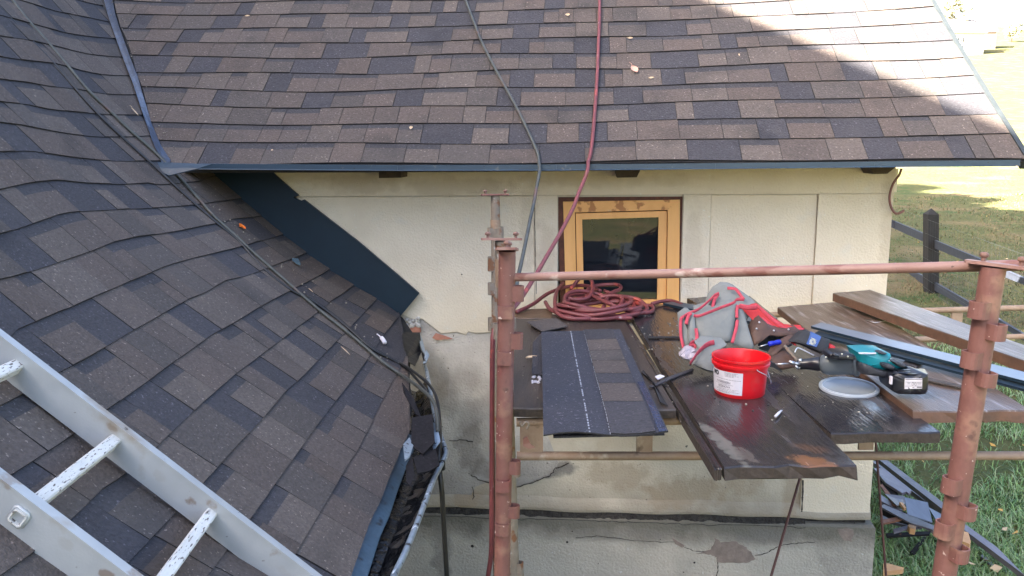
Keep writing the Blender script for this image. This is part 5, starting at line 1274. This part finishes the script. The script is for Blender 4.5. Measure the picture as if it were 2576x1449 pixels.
def trim(px, d=-.012, n=4, w=.0055):
    mb = MB(); P = catmull([bpt(p, d - .010) for p in zb(*px)], n); mb.tube(P, (w, .0022), 8, flat=(0.3, 0.05, 1)); mb.build("trim", M_trim, bag, smooth=True)
def trim2(px, d=-.012, n=4, w=.0055):
    mb = MB(); P = catmull([bpt(p, d - .010) for p in zb(*px)], n); mb.tube(P, (w, .0022), 8, flat=(1, 0.1, 0.2)); mb.build("trim", M_trim, bag, smooth=True)
trim2([(252, 812), (228, 720), (213, 640), (210, 540), (216, 450), (245, 420)], .012)
trim([(225, 435), (300, 388), (400, 350), (480, 292), (555, 225), (600, 180), (655, 152)], .015)
trim([(362, 412), (420, 418), (520, 382), (670, 322), (800, 275), (842, 252)], -.020)
trim([(842, 245), (870, 226), (945, 224)], -.006, w=.006)
trim2([(752, 95), (840, 102), (880, 140), (915, 190), (945, 222)], .028, w=.006)
trim2([(872, 292), (862, 350), (862, 440)], -.012); trim2([(868, 465), (855, 560), (832, 640), (808, 728)], -.016)
trim([(888, 300), (990, 318), (1098, 312)], .000, w=.009)
trim2([(275, 512), (285, 460), (305, 410), (335, 386)], -.01, w=.006)
trim2([(388, 562), (398, 630), (398, 692)], -.016, w=.006)
trim([(398, 700), (330, 732), (312, 772), (370, 748)], -.022, w=.0065); trim2([(370, 745), (388, 790)], -.026, w=.006)
trim([(322, 968), (352, 925), (400, 855), (480, 775), (540, 738), (600, 722)], -.078, w=.009)
trim2([(575, 350), (590, 280), (605, 225), (645, 165)], .035, w=.006)
mb = MB(); r = random.Random(8)
P = [bpt(p, -.05) for p in zb((208, 880), (262, 800), (330, 780), (392, 800), (412, 835), (360, 905), (302, 935), (250, 925))]
mb.pillow(P, (0, .04, 0), .02, out=(0, -1, .3)); mb.v = [(x + r.uniform(-.004, .004), y + r.uniform(-.008, .008), z + r.uniform(-.004, .004)) for x, y, z in mb.v]
tag(mb.build("plastic_wrapper", M_clear, loc=tuple(P[0])), "crumpled clear plastic wrapper spilling from the grey bag", "wrapper")

# ------------------------------------------------------------------ leather tool belt
belt = thing("tool_belt", "brown leather tool belt with a broad red band beside the grey bag", "tool belt", tuple(at_z(1930, 890, HP)))
def bY(x, y): return 2.62 + (915 - y)*0.0010
def lpt(p, d=0.0): return at_y(p[0], p[1], bY(*p) + d)
def lcush(name, px, d, depth, bulge, m):
    P = []; n = len(px)
    for i in range(n):
        for k in range(2): P.append((lerp(px[i][0], px[(i+1) % n][0], k/2), lerp(px[i][1], px[(i+1) % n][1], k/2)))
    mb = MB(); mb.pillow([lpt(p, d) for p in P], V((0, depth, .01)), bulge, out=(0, -1, .2)); return mb.build(name, m, belt, smooth=True, angle=70)
lcush("red_band", zb((922, 335), (1000, 318), (1098, 300), (1140, 335), (1240, 420), (1340, 500), (1440, 562), (1640, 575), (1525, 602), (1400, 598), (1290, 560), (1200, 490), (1150, 445), (1092, 518), (1030, 450)), .05, .02, .006, M_redcloth)
for px in ([(1100, 300), (1200, 395), (1310, 490), (1440, 568), (1640, 574)], [(1150, 440), (1240, 520), (1330, 578), (1420, 598), (1530, 598)]):
    mb = MB(); mb.tube(catmull([lpt(p, .042) for p in zb(*px)], 5), (.006, .003), 8, flat=(0.2, 0, 1)); mb.build("band_edge", M_trim, belt, smooth=True)
lcush("pouch", zb((1030, 622), (1100, 482), (1145, 446), (1250, 545), (1400, 602), (1600, 592), (1565, 642), (1400, 660), (1330, 662), (1200, 640), (1112, 622), (1104, 740), (1062, 762)), .015, .06, .012, M_leather)
lcush("pouch_dark_inside", zb((1090, 640), (1330, 670), (1540, 650), (1500, 760), (1300, 860), (1120, 800)), .055, .03, .002, M_padblk)  # black sheet behind the leather stands for the dark inside
lcush("leather_loop", zb((1235, 885), (1265, 830), (1305, 790), (1390, 730), (1480, 682), (1532, 672), (1505, 722), (1395, 782), (1335, 835), (1275, 892)), -.01, .02, .010, M_leather)
lcush("holster", zb((1240, 940), (1290, 880), (1375, 840), (1500, 858), (1600, 945), (1540, 1010), (1450, 1032), (1375, 1042), (1270, 1000)), -.02, .05, .016, M_leather)
mb = MB()
for p in ((1120, 492), (1090, 566), (1290, 588), (1460, 574), (1440, 905)):
    mb.lathe([(.004, 0), (.003, .002), (.0005, .003)], lpt(zb(p)[0], -.004), (0, -1, .2), seg=10)
mb.build("rivet", M_steelwire, belt, smooth=True)
sd = thing("screwdriver", "blue handled screwdriver stuck in the leather tool belt", "screwdriver", tuple(lpt(zb((1215, 745))[0])))
mb = MB(); a, b_ = lpt(zb((1222, 744))[0], -.01), lpt(zb((1372, 716))[0], -.01); d = (b_ - a).normalized(); L = (b_ - a).length
mb.lathe([(.004, 0), (.0085, .004), (.0085, L*.4), (.007, L*.5), (.009, L*.65), (.009, L*.9), (.005, L)], a, d, seg=14); mb.build("handle", M_bluehandle, sd, smooth=True, angle=50)
mb = MB(); mb.tube([lpt(zb((1112, 776))[0], .0), a], .0022, 8); mb.build("shaft", M_steelwire, sd, smooth=True)
mb = MB(); mb.tube([lpt(zb((1415, 765))[0], -.03), lpt(zb((1500, 860))[0], -.045), lpt(zb((1578, 950))[0], -.055)], .0055, 10); tag(mb.build("chisel_rod", M_oldsteel, smooth=True, loc=tuple(lpt(zb((1578, 950))[0]))), "slim grey steel rod leaning against the leather holster", "rod")

# ------------------------------------------------------------------ black padded pouch with blue patch
zd = lambda *a: [(1981 + .1736*x, 786 + .1736*y) for x, y in a]
def pY(x, y): return 2.50 + (905 - y)*0.0010
def ppt(p, d=0.0): return at_y(p[0], p[1], pY(*p) + d)
pad = thing("belt_pad", "black padded pouch with a blue logo patch above the power tool", "pouch", tuple(ppt(zd((520, 600))[0])))
mb = MB(); px = zd((60, 425), (150, 335), (250, 250), (350, 282), (490, 350), (615, 392), (600, 480), (580, 560), (525, 605), (420, 560), (270, 490), (160, 455)); P = []
for i in range(len(px)):
    for k in range(2): P.append((lerp(px[i][0], px[(i+1) % len(px)][0], k/2), lerp(px[i][1], px[(i+1) % len(px)][1], k/2)))
mb.pillow([ppt(p) for p in P], (0, .05, -.01), .012, out=(0, -1, .25)); mb.build("pad", M_padblk, pad, smooth=True, angle=70)
mb = MB(); q = [ppt(p, -.0165) for p in zd((352, 284), (492, 352), (422, 502), (282, 462))]; mb.prism(q, (0, .012, 0)); lab = mb.build("patch", M_bluelbl, pad)
cq = ppt(zd((368, 424))[0], -.0172); e1 = (q[3]-q[0]).normalized(); e2 = (q[1]-q[0]).normalized()
mb = MB()
for R0 in (.0094, .0062): mb.tube([cq + e1*math.cos(a)*R0 + e2*math.sin(a)*R0 for a in [k*math.pi/12 for k in range(24)]], .0010, 5, closed=True)
for k in range(3): mb.tube(catmull([cq + e1*(-.005 + .005*k) - e2*.005, cq + e1*(-.002 + .005*k), cq + e1*(-.006 + .005*k) + e2*.005], 4), .0008, 5)
for s in (-1, 1):
    mb.tube([cq + e1*.011*s - e2*.009, cq + e1*.012*s, cq + e1*.011*s + e2*.009], .0010, 5)
mb.build("emblem", M_pale, lab, smooth=True)
mb = MB(); px = zd((598, 438), (690, 490), (688, 525), (655, 572), (600, 560), (588, 500)); mb.pillow([ppt(p, .01) for p in px], (0, .03, 0), .008, out=(0, -1, .2)); mb.build("red_tab", M_redcloth, pad, smooth=True)
mb = MB(); mb.pillow([ppt(p, .012) for p in zd((75, 440), (120, 450), (135, 485), (95, 475))], (0, .02, 0), .004, out=(0, -1, .2)); mb.build("red_tab", M_redcloth, pad)
mb = MB()
mb.tube(catmull([ppt(p, -.012) for p in zd((105, 580), (140, 515), (210, 535), (300, 580), (385, 622))], 4), .0022, 7); mb.build("pull_wire", M_steelwire, pad, smooth=True)
mb = MB(); mb.tube(catmull([at_y(x, y, 2.5) for x, y in zd((-55, 640), (0, 600), (40, 620))], 4), .003, 6)
P = [at_y(x, y, 2.46) for x, y in zb((1210, 960), (1250, 948), (1300, 965), (1395, 1065), (1380, 1076), (1300, 1020), (1215, 1000))]; mb = MB(); mb.prism(P, (0, .02, 0)); tag(mb.build("metal_bracket", M_padblk, loc=tuple(P[0])), "small black metal bracket between bucket and drill bit", "bracket")

# ------------------------------------------------------------------ cordless power tool
tl = thing("power_tool", "teal and grey cordless power tool lying on its side on the planks", "power tool", tuple(at_z(2150, 945, HP)))
def T(x, y, Y): return at_y(*zd((x, y))[0], Y)
A_, B_ = T(195, 748, 2.475), T(1030, 738, 2.385)      # tool axis
ad = (B_ - A_).normalized(); Lx = (B_ - A_).length
def ap_(t): return A_ + ad*(Lx*t)
e_up = V((0, .1, 1)); e_up = (e_up - ad*e_up.dot(ad)).normalized(); e_to = ad.cross(e_up)
if e_to.y > 0: e_to = -e_to
k_ = (T(195, 660, 2.475) - T(195, 838, 2.475)).length/2     # chuck half height
mb = MB(); mb.lathe([(k_*.55, -.012), (k_*.80, -.006), (k_*.86, .004), (k_*.80, .010), (k_*.92, .03), (k_*1.0, Lx*.22), (k_*1.12, Lx*.30), (k_*1.05, Lx*.345)], A_, ad, seg=28); mb.build("chuck", M_toolblk, tl, smooth=True, angle=50)
hh = (T(740, 585, 2.40) - T(740, 885, 2.40)).length/2
gc = lambda t, dz: ap_(t) - e_up*dz
mb = MB(); mb.lathe([(hh*.55, Lx*.345), (hh*.82, Lx*.375), (hh*.97, Lx*.43), (hh*1.0, Lx*.52), (hh*1.0, Lx*.93)], A_ - e_up*hh*.03, ad, seg=36); mb.build("gear_housing", M_gearg, tl, smooth=True, angle=50)
mb = MB(); mb.lathe([(hh*1.12, Lx*.925), (hh*1.17, Lx*.935), (hh*1.17, Lx*.985), (hh*1.10, Lx*1.0)], A_ - e_up*hh*.02, ad, seg=36); mb.build("collar", M_gearg, tl, smooth=True, angle=50)
def TB(x, y, Y): return T(x, y, Y - 0.00005*(x - 1000))
def tcush(name, pts, Y, depth, bulge, m, sub=2, par=None):
    P = []; n = len(pts)
    for i in range(n):
        for k in range(sub):
            P.append(T(lerp(pts[i][0], pts[(i+1) % n][0], k/sub), lerp(pts[i][1], pts[(i+1) % n][1], k/sub), Y - 0.00005*(pts[i][0] - 1000)))
    mb = MB(); mb.pillow(P, V((0, depth, 0.0)), bulge, out=(0, -1, .2)); return mb.build(name, m, par or tl, smooth=True, angle=65)
tcush("side_plate", [(600, 612), (640, 592), (760, 586), (900, 592), (975, 622), (985, 685), (900, 690), (760, 700), (690, 682), (590, 664)], 2.335, .06, .006, M_toolblk)
mb = MB()
for (x, y) in ((557, 648), (787, 603), (873, 638)): mb.lathe([(.0028, 0), (.0026, .002), (.0005, .003)], T(x, y, 2.328), (0, -1, .2), seg=10)
mb.build("screw", M_pale, tl, smooth=True)
mb = MB(); mb.tube([T(655, 600, 2.33), T(690, 622, 2.325), T(740, 640, 2.325)], [.007, .006, .004], 10); mb.build("lever", M_toolblk, tl, smooth=True)
tcush("body_shell", [(1000, 568), (1200, 562), (1420, 566), (1475, 590), (1490, 632), (1470, 668), (1435, 690), (1460, 705), (1540, 705), (1640, 735), (1745, 795), (1640, 806), (1545, 832), (1400, 838), (1260, 818), (1150, 765), (1070, 800), (1050, 700), (1020, 610)], 2.335, .085, .018, M_teal, 2)
tcush("grip", [(1072, 762), (1105, 742), (1160, 755), (1260, 808), (1390, 842), (1530, 868), (1535, 920), (1515, 965), (1420, 952), (1290, 922), (1150, 905), (1075, 892)], 2.315, .05, .012, M_rubber)
tcush("grip_pad", [(1385, 745), (1430, 740), (1500, 752), (1560, 792), (1540, 832), (1490, 832), (1400, 806), (1378, 780)], 2.300, .03, .010, M_rubber)
tcush("grip_pad", [(1530, 712), (1600, 712), (1680, 742), (1745, 792), (1650, 800), (1580, 770)], 2.300, .03, .006, M_rubber)
tcush("grip_pad", [(1320, 585), (1370, 575), (1430, 585), (1450, 600), (1400, 612), (1340, 602)], 2.312, .03, .004, M_rubber)
mb = MB(); mb.prism([T(x, y, 2.306) for x, y in ((1035, 586), (1290, 588), (1280, 604), (1045, 602))], (0, .006, 0)); mb.build("label_strip", M_white, tl)
mb = MB(); mb.prism([T(x, y, 2.296) for x, y in ((1255, 884), (1310, 878), (1326, 892), (1290, 906), (1258, 898))], (0, .006, 0)); mb.build("release_mark", M_teal, tl)
# battery
bt = []
fr_ = [(1545, 905), (1600, 880), (1960, 882), (2030, 900), (2042, 960), (2035, 1120), (2000, 1180), (1900, 1190), (1600, 1180), (1520, 1140), (1500, 1080), (1505, 960)]
tcush("battery", fr_, 2.268, .085, .008, M_toolblk, 3)
mb = MB(); top = [TB(1530, 885, 2.270), TB(2036, 895, 2.270), TB(1985, 818, 2.345), TB(1580, 806, 2.345)]; mb.prism(top, (0, .004, -.018)); mb.build("battery_top", M_toolblk, tl)
for y0, y1 in ((838, 856), (868, 886)):
    mb = MB(); mb.prism([TB(x, y, 2.2625 + (880 - y)*.0008) for x, y in ((1595, y0), (1790, y0 + 4), (1800, y1 - 2), (1610, y1 - 6))], (0, .006, .002)); mb.build("battery_rib", M_toolblk, tl)
mb = MB(); mb.prism([TB(x, y, 2.255) for x, y in ((1502, 932), (1525, 932), (1520, 1042), (1492, 1042))], (0, .01, 0)); mb.build("latch", M_white, tl)
mb = MB(); lq = [TB(x, y, 2.2575) for x, y in ((1708, 958), (1955, 960), (1950, 1105), (1700, 1110))]; mb.prism(lq, (0, .004, 0)); bl_ = mb.build("battery_label", M_white, tl)
def lq_(u, v, o=-.0006): p = lerp(lerp(lq[3], lq[2], u), lerp(lq[0], lq[1], u), v); return p + V((0, o, 0))
mb = MB()
def bar_(u0, u1, v0, v1): mb.prism([lq_(u0, v0), lq_(u1, v0), lq_(u1, v1), lq_(u0, v1)], (0, .0003, 0))
for (u0, u1, v0, v1) in ((0, 1, .90, 1.0), (.02, 1, .66, .69), (.12, .30, .58, .62), (.14, .28, .48, .52), (.70, .95, .55, .60), (.72, .93, .44, .47), (0.02, .98, .27, .30), (.70, .98, .08, .22), (.18, .25, .10, .18), (.44, .54, .10, .18)): bar_(u0, u1, v0, v1)
cc = lq_(.52, .48, -.001); ex, ez = (lq[1]-lq[0]).normalized(), (lq[0]-lq[3]).normalized()
mb.tube([cc + ex*math.cos(a)*.0062 + ez*math.sin(a)*.0062 for a in [k*math.pi/10 for k in range(20)]], .0005, 5, closed=True)
mb.tube([cc + ex*.003 - ez*.004, cc, cc - ex*.003 + ez*.004], .0005, 5); mb.tube([cc - ex*.003 - ez*.003, cc + ex*.003 + ez*.003], .0005, 5)
mb.build("print", M_inkgrey, bl_)
# drill bit with its clamp
mb = MB(); a = T(195, 748, 2.475); mb.tube([T(0, 742, 2.50), T(90, 744, 2.487), a], [.0022, .003, .003], 8)
a0 = zb((1300, 978))[0]; mb.tube([at_y(*a0, 2.51), T(0, 742, 2.50)], .003, 8); mb.build("bit", M_steelwire, tl, smooth=True)
mb = MB()
for (x0, y0, x1, y1) in ((20, 712, 110, 740), (60, 735, 180, 745), (100, 760, 160, 815), (160, 700, 205, 690), (150, 780, 190, 800)): mb.tube([T(x0, y0, 2.47), T(x1, y1, 2.465)], [.005, .0062], 8)
mb.build("jaw", M_steelwire, tl, smooth=True)

# ================================================================== FENCE, DEBRIS, FAR THINGS
fn = thing("paddock_fence", "grey post and rail fence with wire netting beyond the wall", "fence", (6.4, 12.2, -2.42))
FP = at_y(2338, 745, 12.2)
dirF = V((5.55 - 6.5, 8.3 - 12.2, 0)).normalized()
def fxy(x):       # fence line point seen at pixel column x
    best = None
    for k in range(-300, 900):
        p = V((FP.x, FP.y, -1.6)) + dirF*(k*0.01); w = p.y*math.cos(PITCH) - p.z*math.sin(PITCH); X = CX + p.x/w*FPX
        if best is None or abs(X - x) < best[0]: best = (abs(X - x), p.y)
    return best[1]
def rail(px, th=0.035, name="rail"):
    up = [at_y(x, y, fxy(x)) for x, y in px[0]]; lo = [at_y(x, y, fxy(x)) for x, y in px[1]]
    ext = lambda L: L
    nrm = V((dirF.y, -dirF.x, 0))
    if nrm.x > 0: nrm = -nrm
    mb = MB(); n = len(up)
    for k in range(n-1): mb.prism([up[k], up[k+1], lo[k+1], lo[k]], -nrm*th)
    mb.build(name, M_fence, fn)
rail(([(2160, 520), (2250, 556.5), (2327, 589.5)], [(2160, 536), (2250, 575.5), (2326.5, 609.5)]))
rail(([(2331, 596), (2451, 645.6), (2576, 700), (2640, 730)], [(2328, 615), (2431, 658), (2576, 717), (2640, 748)]))
rail(([(2180, 625), (2244, 657.6), (2328, 697)], [(2180, 636), (2243, 670), (2325, 717)]))
rail(([(2329, 698), (2441, 762), (2513, 804), (2590, 850)], [(2326, 718), (2436, 776), (2513, 818), (2590, 866)]))
def fpost(x, yt, yb, w, Y):
    c = at_y(x, yb, Y); t = at_y(x, yt, Y); zb_ = terrain(c.x, c.y) - .15; hw = w/2
    mb = MB(); zs = t.z - .09
    P = [V((c.x - hw, c.y - hw, zb_)), V((c.x + hw, c.y - hw, zb_)), V((c.x + hw, c.y + hw, zb_)), V((c.x - hw, c.y + hw, zb_))]
    Q = [V((t.x + sx*hw, c.y + sy*hw, zs)) for sx, sy in ((-1, -1), (1, -1), (1, 1), (-1, 1))]
    mb.hexa(P + Q); ap = V((t.x, c.y, t.z))
    b = len(mb.v); mb.v += [tuple(p + Z*.0005) for p in Q] + [tuple(ap)]
    for k in range(4): mb.f.append((b+k, b+(k+1) % 4, b+4)); mb.m.append(0)
    mb.build("post", M_fpost, fn)
fpost(2343, 524, 745, 0.165, 12.28)
Y2 = 7.6; c2 = V((FP.x, FP.y, 0)) + dirF*5.6
mb = MB()
def wire(a, b_, r=.0013): mb.tube([a, lerp(a, b_, .5) - Z*.01, b_], r, 4, cap=False)
wf = lambda s, z: V((FP.x, FP.y, 0)) + dirF*s + V((-.13, -.03, 0)) + Z*z
for z in (-1.20, -1.42, -1.62, -1.80, -1.96, -2.10, -2.24): wire(wf(-1.5, z), wf(6.5, z - .03))
for k in range(60):
    s = -1.5 + k*.135; z0, z1 = -1.2, -2.3
    wire(wf(s, z0), wf(s + .25, z1), .0007)
mb.build("wire_netting", M_wire, fn)

# ------------------------------------------------------------------ heap of torn-off boards at the corner of the wall
zg_ = lambda *a: [(2075.4 + .3056*x, 1006.2 + .3056*y) for x, y in a]
def board(px, z, th, m, label, cat="board", name="broken_board", tilt=None):
    P = []
    for k, (x, y) in enumerate(zg_(*px)):
        zz = z + (tilt[k] if tilt else 0); P.append(at_z(x, y, zz))
    mb = MB(); mb.prism(P, (0, 0, -th)); return tag(mb.build(name, m, loc=tuple(P[0])), label, cat, "boards heaped at the wall corner")
M_slab = mat("blue_grey_slate", (0.13, 0.15, 0.19), (0.10, 0.115, 0.15), scale=8, rough=0.4, stretch=(4, 1, 1))
M_palebd = mat("pale_purple_board", (0.17, 0.15, 0.17), (0.10, 0.085, 0.10), scale=12, rough=0.45, bump=0.3, bscale=40, stretch=(1, .4, 1))
board([(380, 440), (440, 440), (990, 858), (975, 905)], -2.48, .035, M_slate, "uppermost long purple-brown board behind the heap")
board([(380, 500), (440, 505), (1420, 1215), (1640, 1440), (1330, 1205)], -2.56, .035, M_palebd, "longest board sliding out to the right behind the post")
board([(400, 560), (470, 560), (640, 690), (712, 742), (690, 768), (668, 752), (636, 766), (500, 680)], -2.44, .02, M_palebd, "grey board with a broken splintered end")
board([(430, 618), (480, 640), (600, 770), (640, 860), (560, 850)], -2.47, .02, M_burnt, "black board leaning on the wall corner")
board([(492, 772), (652, 790), (668, 850), (596, 872)], -2.40, .008, M_slate, "small dark square board left of the blue-grey slate", tilt=(.03, .0, -.02, .01))
board([(655, 800), (845, 842), (884, 1006), (680, 940)], -2.34, .007, M_slab, "smooth blue-grey slate square on top of the heap", tilt=(.05, .03, -.02, .01))
board([(440, 760), (490, 800), (640, 905), (600, 905), (460, 830)], -2.42, .02, M_palebd, "thin pale board slipping under the slate")
board([(460, 850), (600, 905), (760, 955), (882, 1008), (874, 1026), (730, 1002), (580, 960), (470, 905)], -2.45, .035, M_burnt, "rotten board with orange broken edge under the slate", tilt=(.02, .02, .01, -.01, -.02, -.01, 0, 0))
board([(470, 930), (560, 950), (800, 1040), (740, 1046), (480, 985)], -2.53, .02, M_slate, "charred looking board near the bottom of the heap")
board([(850, 880), (960, 940), (985, 1000), (930, 1010)], -2.50, .015, M_slab, "light grey offcut right of the blue-grey slate")
board([(830, 1010), (960, 1085), (920, 1100), (830, 1040)], -2.56, .02, M_palebd, "slanting grey offcut behind the red post")
board([(700, 1250), (820, 1110), (838, 1118), (730, 1270)], -2.64, .02, M_burnt, "dark stick lying in the grass below the heap")
board([(1270, 1275), (1300, 1270), (1400, 1360), (1375, 1372)], -2.66, .015, M_slate, "reddish brown slat in the grass at the lower right")
M_torn = mat("torn_orange_wood", (0.24, 0.10, 0.05), (0.10, 0.045, 0.028), scale=30, rough=0.8, bump=0.6, bscale=50)
board([(448, 872), (486, 858), (905, 1036), (888, 1066), (700, 1010)], -2.40, .012, M_slate, "purple-brown batten crossing the front of the heap")
board([(455, 985), (600, 962), (705, 930), (712, 950), (600, 990), (470, 1018)], -2.42, .012, M_torn, "torn orange-brown splintered strip in the middle of the heap")
board([(560, 1062), (770, 1006), (782, 1026), (570, 1090)], -2.48, .012, M_palebd, "pale strip lying across the lower front of the heap")
board([(500, 1096), (870, 1078), (858, 1104), (512, 1124)], -2.55, .012, M_burnt, "black strip along the foot of the heap")
board([(452, 700), (470, 690), (560, 800), (585, 870), (560, 862), (520, 800)], -2.41, .010, M_torn, "thin brown torn strip leaning up to the wall corner")
def chunk(px, z, th, label):
    P = [at_z(x, y, z) for x, y in zg_(*px)]; mb = MB(); mb.prism(P, (0, 0, -th)); return tag(mb.build("wood_block", M_fresh, loc=tuple(P[0])), label, "wood block", "fresh wood bits by the heap")
chunk([(1112, 1072), (1180, 1090), (1200, 1165), (1190, 1185), (1125, 1160)], -2.50, .05, "orange wood block in the grass right of the red post")
chunk([(680, 1030), (706, 1018), (748, 1040), (740, 1062), (700, 1055)], -2.46, .04, "small yellow wood chip in front of the heap")
chunk([(480, 1345), (520, 1345), (650, 1380), (640, 1395), (500, 1410), (480, 1410)], -2.58, .03, "pale pointed stake end sticking out by the plinth corner")
chunk([(612, 838), (640, 845), (668, 885), (650, 890)], -2.38, .02, "pale splinter left of the blue-grey slate")

# ------------------------------------------------------------------ far houses and trees on the hill
M_hw = mat("white_far_wall", (0.78, 0.76, 0.72), (0.72, 0.70, 0.66), scale=.5, rough=0.9)
M_hr = mat("grey_far_roof", (0.16, 0.15, 0.15), (0.12, 0.115, 0.115), scale=.8, rough=0.9)
M_hrr = mat("reddish_far_wall", (0.60, 0.42, 0.36), (0.5, 0.36, 0.30), scale=.8, rough=0.9)
def far_house(x, yb, Y, w, d, h, rot, label, mw, wins):
    z0 = at_y(x, yb, Y).z; o = at_y(x, yb, Y); o.z = min(z0, terrain(o.x, o.y) - .2); t = thing("far_house", label, "house", tuple(o), "houses on the hill")
    c, s = math.cos(rot), math.sin(rot); U, Wv = V((c, s, 0)), V((-s, c, 0)); hgt = z0 - o.z + h
    mb = MB(); mb.box(o - U*w/2, U*w, Wv*d, Z*hgt)
    ridge = hgt + d*.42
    mb.prism([o - U*w/2 + Z*(hgt+.01), o - U*w/2 + Wv*d + Z*(hgt+.01), o - U*w/2 + Wv*d/2 + Z*ridge], U*w); mb.build("wall", mw, t)
    mb = MB()
    for sgn in (0, 1):
        e = o - U*(w/2+.4) + (Wv*d if sgn else V()) + Z*(hgt) + (Wv*.4 if sgn else -Wv*.4) - Z*.12; r_ = o - U*(w/2+.4) + Wv*d/2 + Z*(ridge + .1)
        mb.prism([e, e + U*(w+.8), r_ + U*(w+.8), r_], Z*.22)
    mb.build("roof", M_hr, t)
    for (u, v, ww, hh_) in wins:
        p = o + U*u + Z*(z0 - o.z + v) - Wv*.06
        mb = MB(); mb.box(p, U*ww, Wv*.05, Z*hh_); f = mb.build("window", M_ink, t)
        mb = MB(); mb.box(p + U*(ww*.46) - Wv*.03, U*(ww*.08), Wv*.029, Z*hh_); mb.build("mullion", M_hw, f)
far_house(2432, 128, 190, 8.5, 8, 4.0, .16, "white house with two small windows on the far hill", M_hw, ((-3.0, .6, .75, 1.0), (-1.75, .6, .75, 1.0), (-3.0, 2.0, .75, .9), (-1.75, 2.0, .75, .9)))
far_house(2476, 124, 205, 5.0, 7, 4.2, -.1, "low pinkish building right of the white house", M_hrr, ((-1.4, .5, .9, .6), (.6, .5, .9, .6)))
def leaf_tree(name, label, base, trunk_h, R, n, leaf_s, m, group=None, zs=1.0, seed=1, mtrunk=None, hole=0.0):
    r = np.random.default_rng(seed); base = V(base); t = thing(name, label, "tree", tuple(base), group)
    mb = MB(); top = base + V((.1*R, 0, trunk_h + R*zs*.9))
    mb.tube([base - Z*.3, base + Z*trunk_h*.5, base + Z*trunk_h, top], [R*.085, R*.065, R*.05, R*.012], 8)
    for k in range(9):
        a = r.random()*6.28; s = base + Z*(trunk_h*(.75 + .5*r.random())); e = s + V((math.cos(a)*R*.75, math.sin(a)*R*.75, R*zs*(.25 + .7*r.random()))); mb.tube([s, lerp(s, e, .5) + Z*.08*R, e], [R*.03, R*.02, R*.006], 6)
    mb.build("trunk", mtrunk or M_darkwood, t, smooth=True)
    mb = MB(); cl = []
    for k in range(26):
        v = r.normal(size=3); v /= np.linalg.norm(v); q = r.random()**.45; cl.append((v*q*R*.85*np.array([1, 1, zs]), R*(.22 + .20*r.random())))
    for i in range(n):
        c, s = cl[r.integers(len(cl))]; v = r.normal(size=3); v /= np.linalg.norm(v); p = np.array([base.x, base.y, base.z + trunk_h + R*zs*.75]) + c + v*s*r.random()**.4
        a, b_ = r.normal(size=3), r.normal(size=3); a /= np.linalg.norm(a); b_ -= a*np.dot(a, b_); b_ /= np.linalg.norm(b_); L = leaf_s*(.6 + .8*r.random())
        mb.add([p - a*L, p + b_*L*.5, p + a*L, p - b_*L*.5], [(0, 1, 2, 3)], 0)
    mb.build("crown", m, t)
M_fol = mat("tree_foliage", (0.075, 0.085, 0.03), (0.045, 0.06, 0.02), scale=.6, rough=0.8)
M_folp = mat("pale_autumn_foliage", (0.34, 0.33, 0.22), (0.24, 0.24, 0.16), scale=.4, rough=0.8)
tb0 = at_y(2398, 66, 195); tb0.z = terrain(tb0.x, tb0.y)
leaf_tree("hill_tree", "pale rounded tree on the far hill right beside the roof edge", tb0, max(1.5, at_y(2398, 62, 195).z - tb0.z), 3.6, 1500, .36, M_folp, seed=3, zs=1.2)
tb1 = at_y(2545, 95, 230); tb1.z = terrain(tb1.x, tb1.y)
leaf_tree("hill_tree", "faint small tree on the hill right of the far houses", tb1, max(1.2, at_y(2545, 92, 230).z - tb1.z), 2.6, 700, .35, M_folp, seed=5)
# tall trees standing behind the main house; they throw the shade on the meadow
sp = [(-10, 9.8, 15.2, 2.8), (-10, 5.2, 12.8, 2.3), (-10, 8.4, 13.0, 2.9), (-10.3, 11.0, 14.3, 3.1), (-10, 13.4, 15.2, 3.1), (-10.2, 15.9, 16.4, 3.2), (-10, 18.4, 15.6, 3.0), (-13.2, 7.2, 11.0, 2.9), (-13.6, 10.2, 12.0, 3.2), (-13.4, 13.4, 13.4, 3.3), (-13.2, 16.6, 14.0, 3.2)]
TL = ["tree with the narrow crown in the middle of the front row behind the main house", "slim nearest tree of the front row behind the main house", "second tall tree from the near end of the row behind the main house", "broad middle tree of the front row behind the main house", "tall tree towards the far end of the row behind the main house", "tallest tree of the row behind the main house", "last tree at the far end of the row behind the main house",
      "low broad tree of the back row nearest the camera", "second tree of the back row behind the main house", "third tree of the back row behind the main house", "farthest tree of the back row behind the main house"]
for k, (x, y, th, R) in enumerate(sp):
    leaf_tree("garden_tree", TL[k], (x, y, terrain(x, y)), th - terrain(x, y) - R*2.25, R, 3200, .38, M_fol, "trees behind the main house", seed=20 + k, zs=1.45)
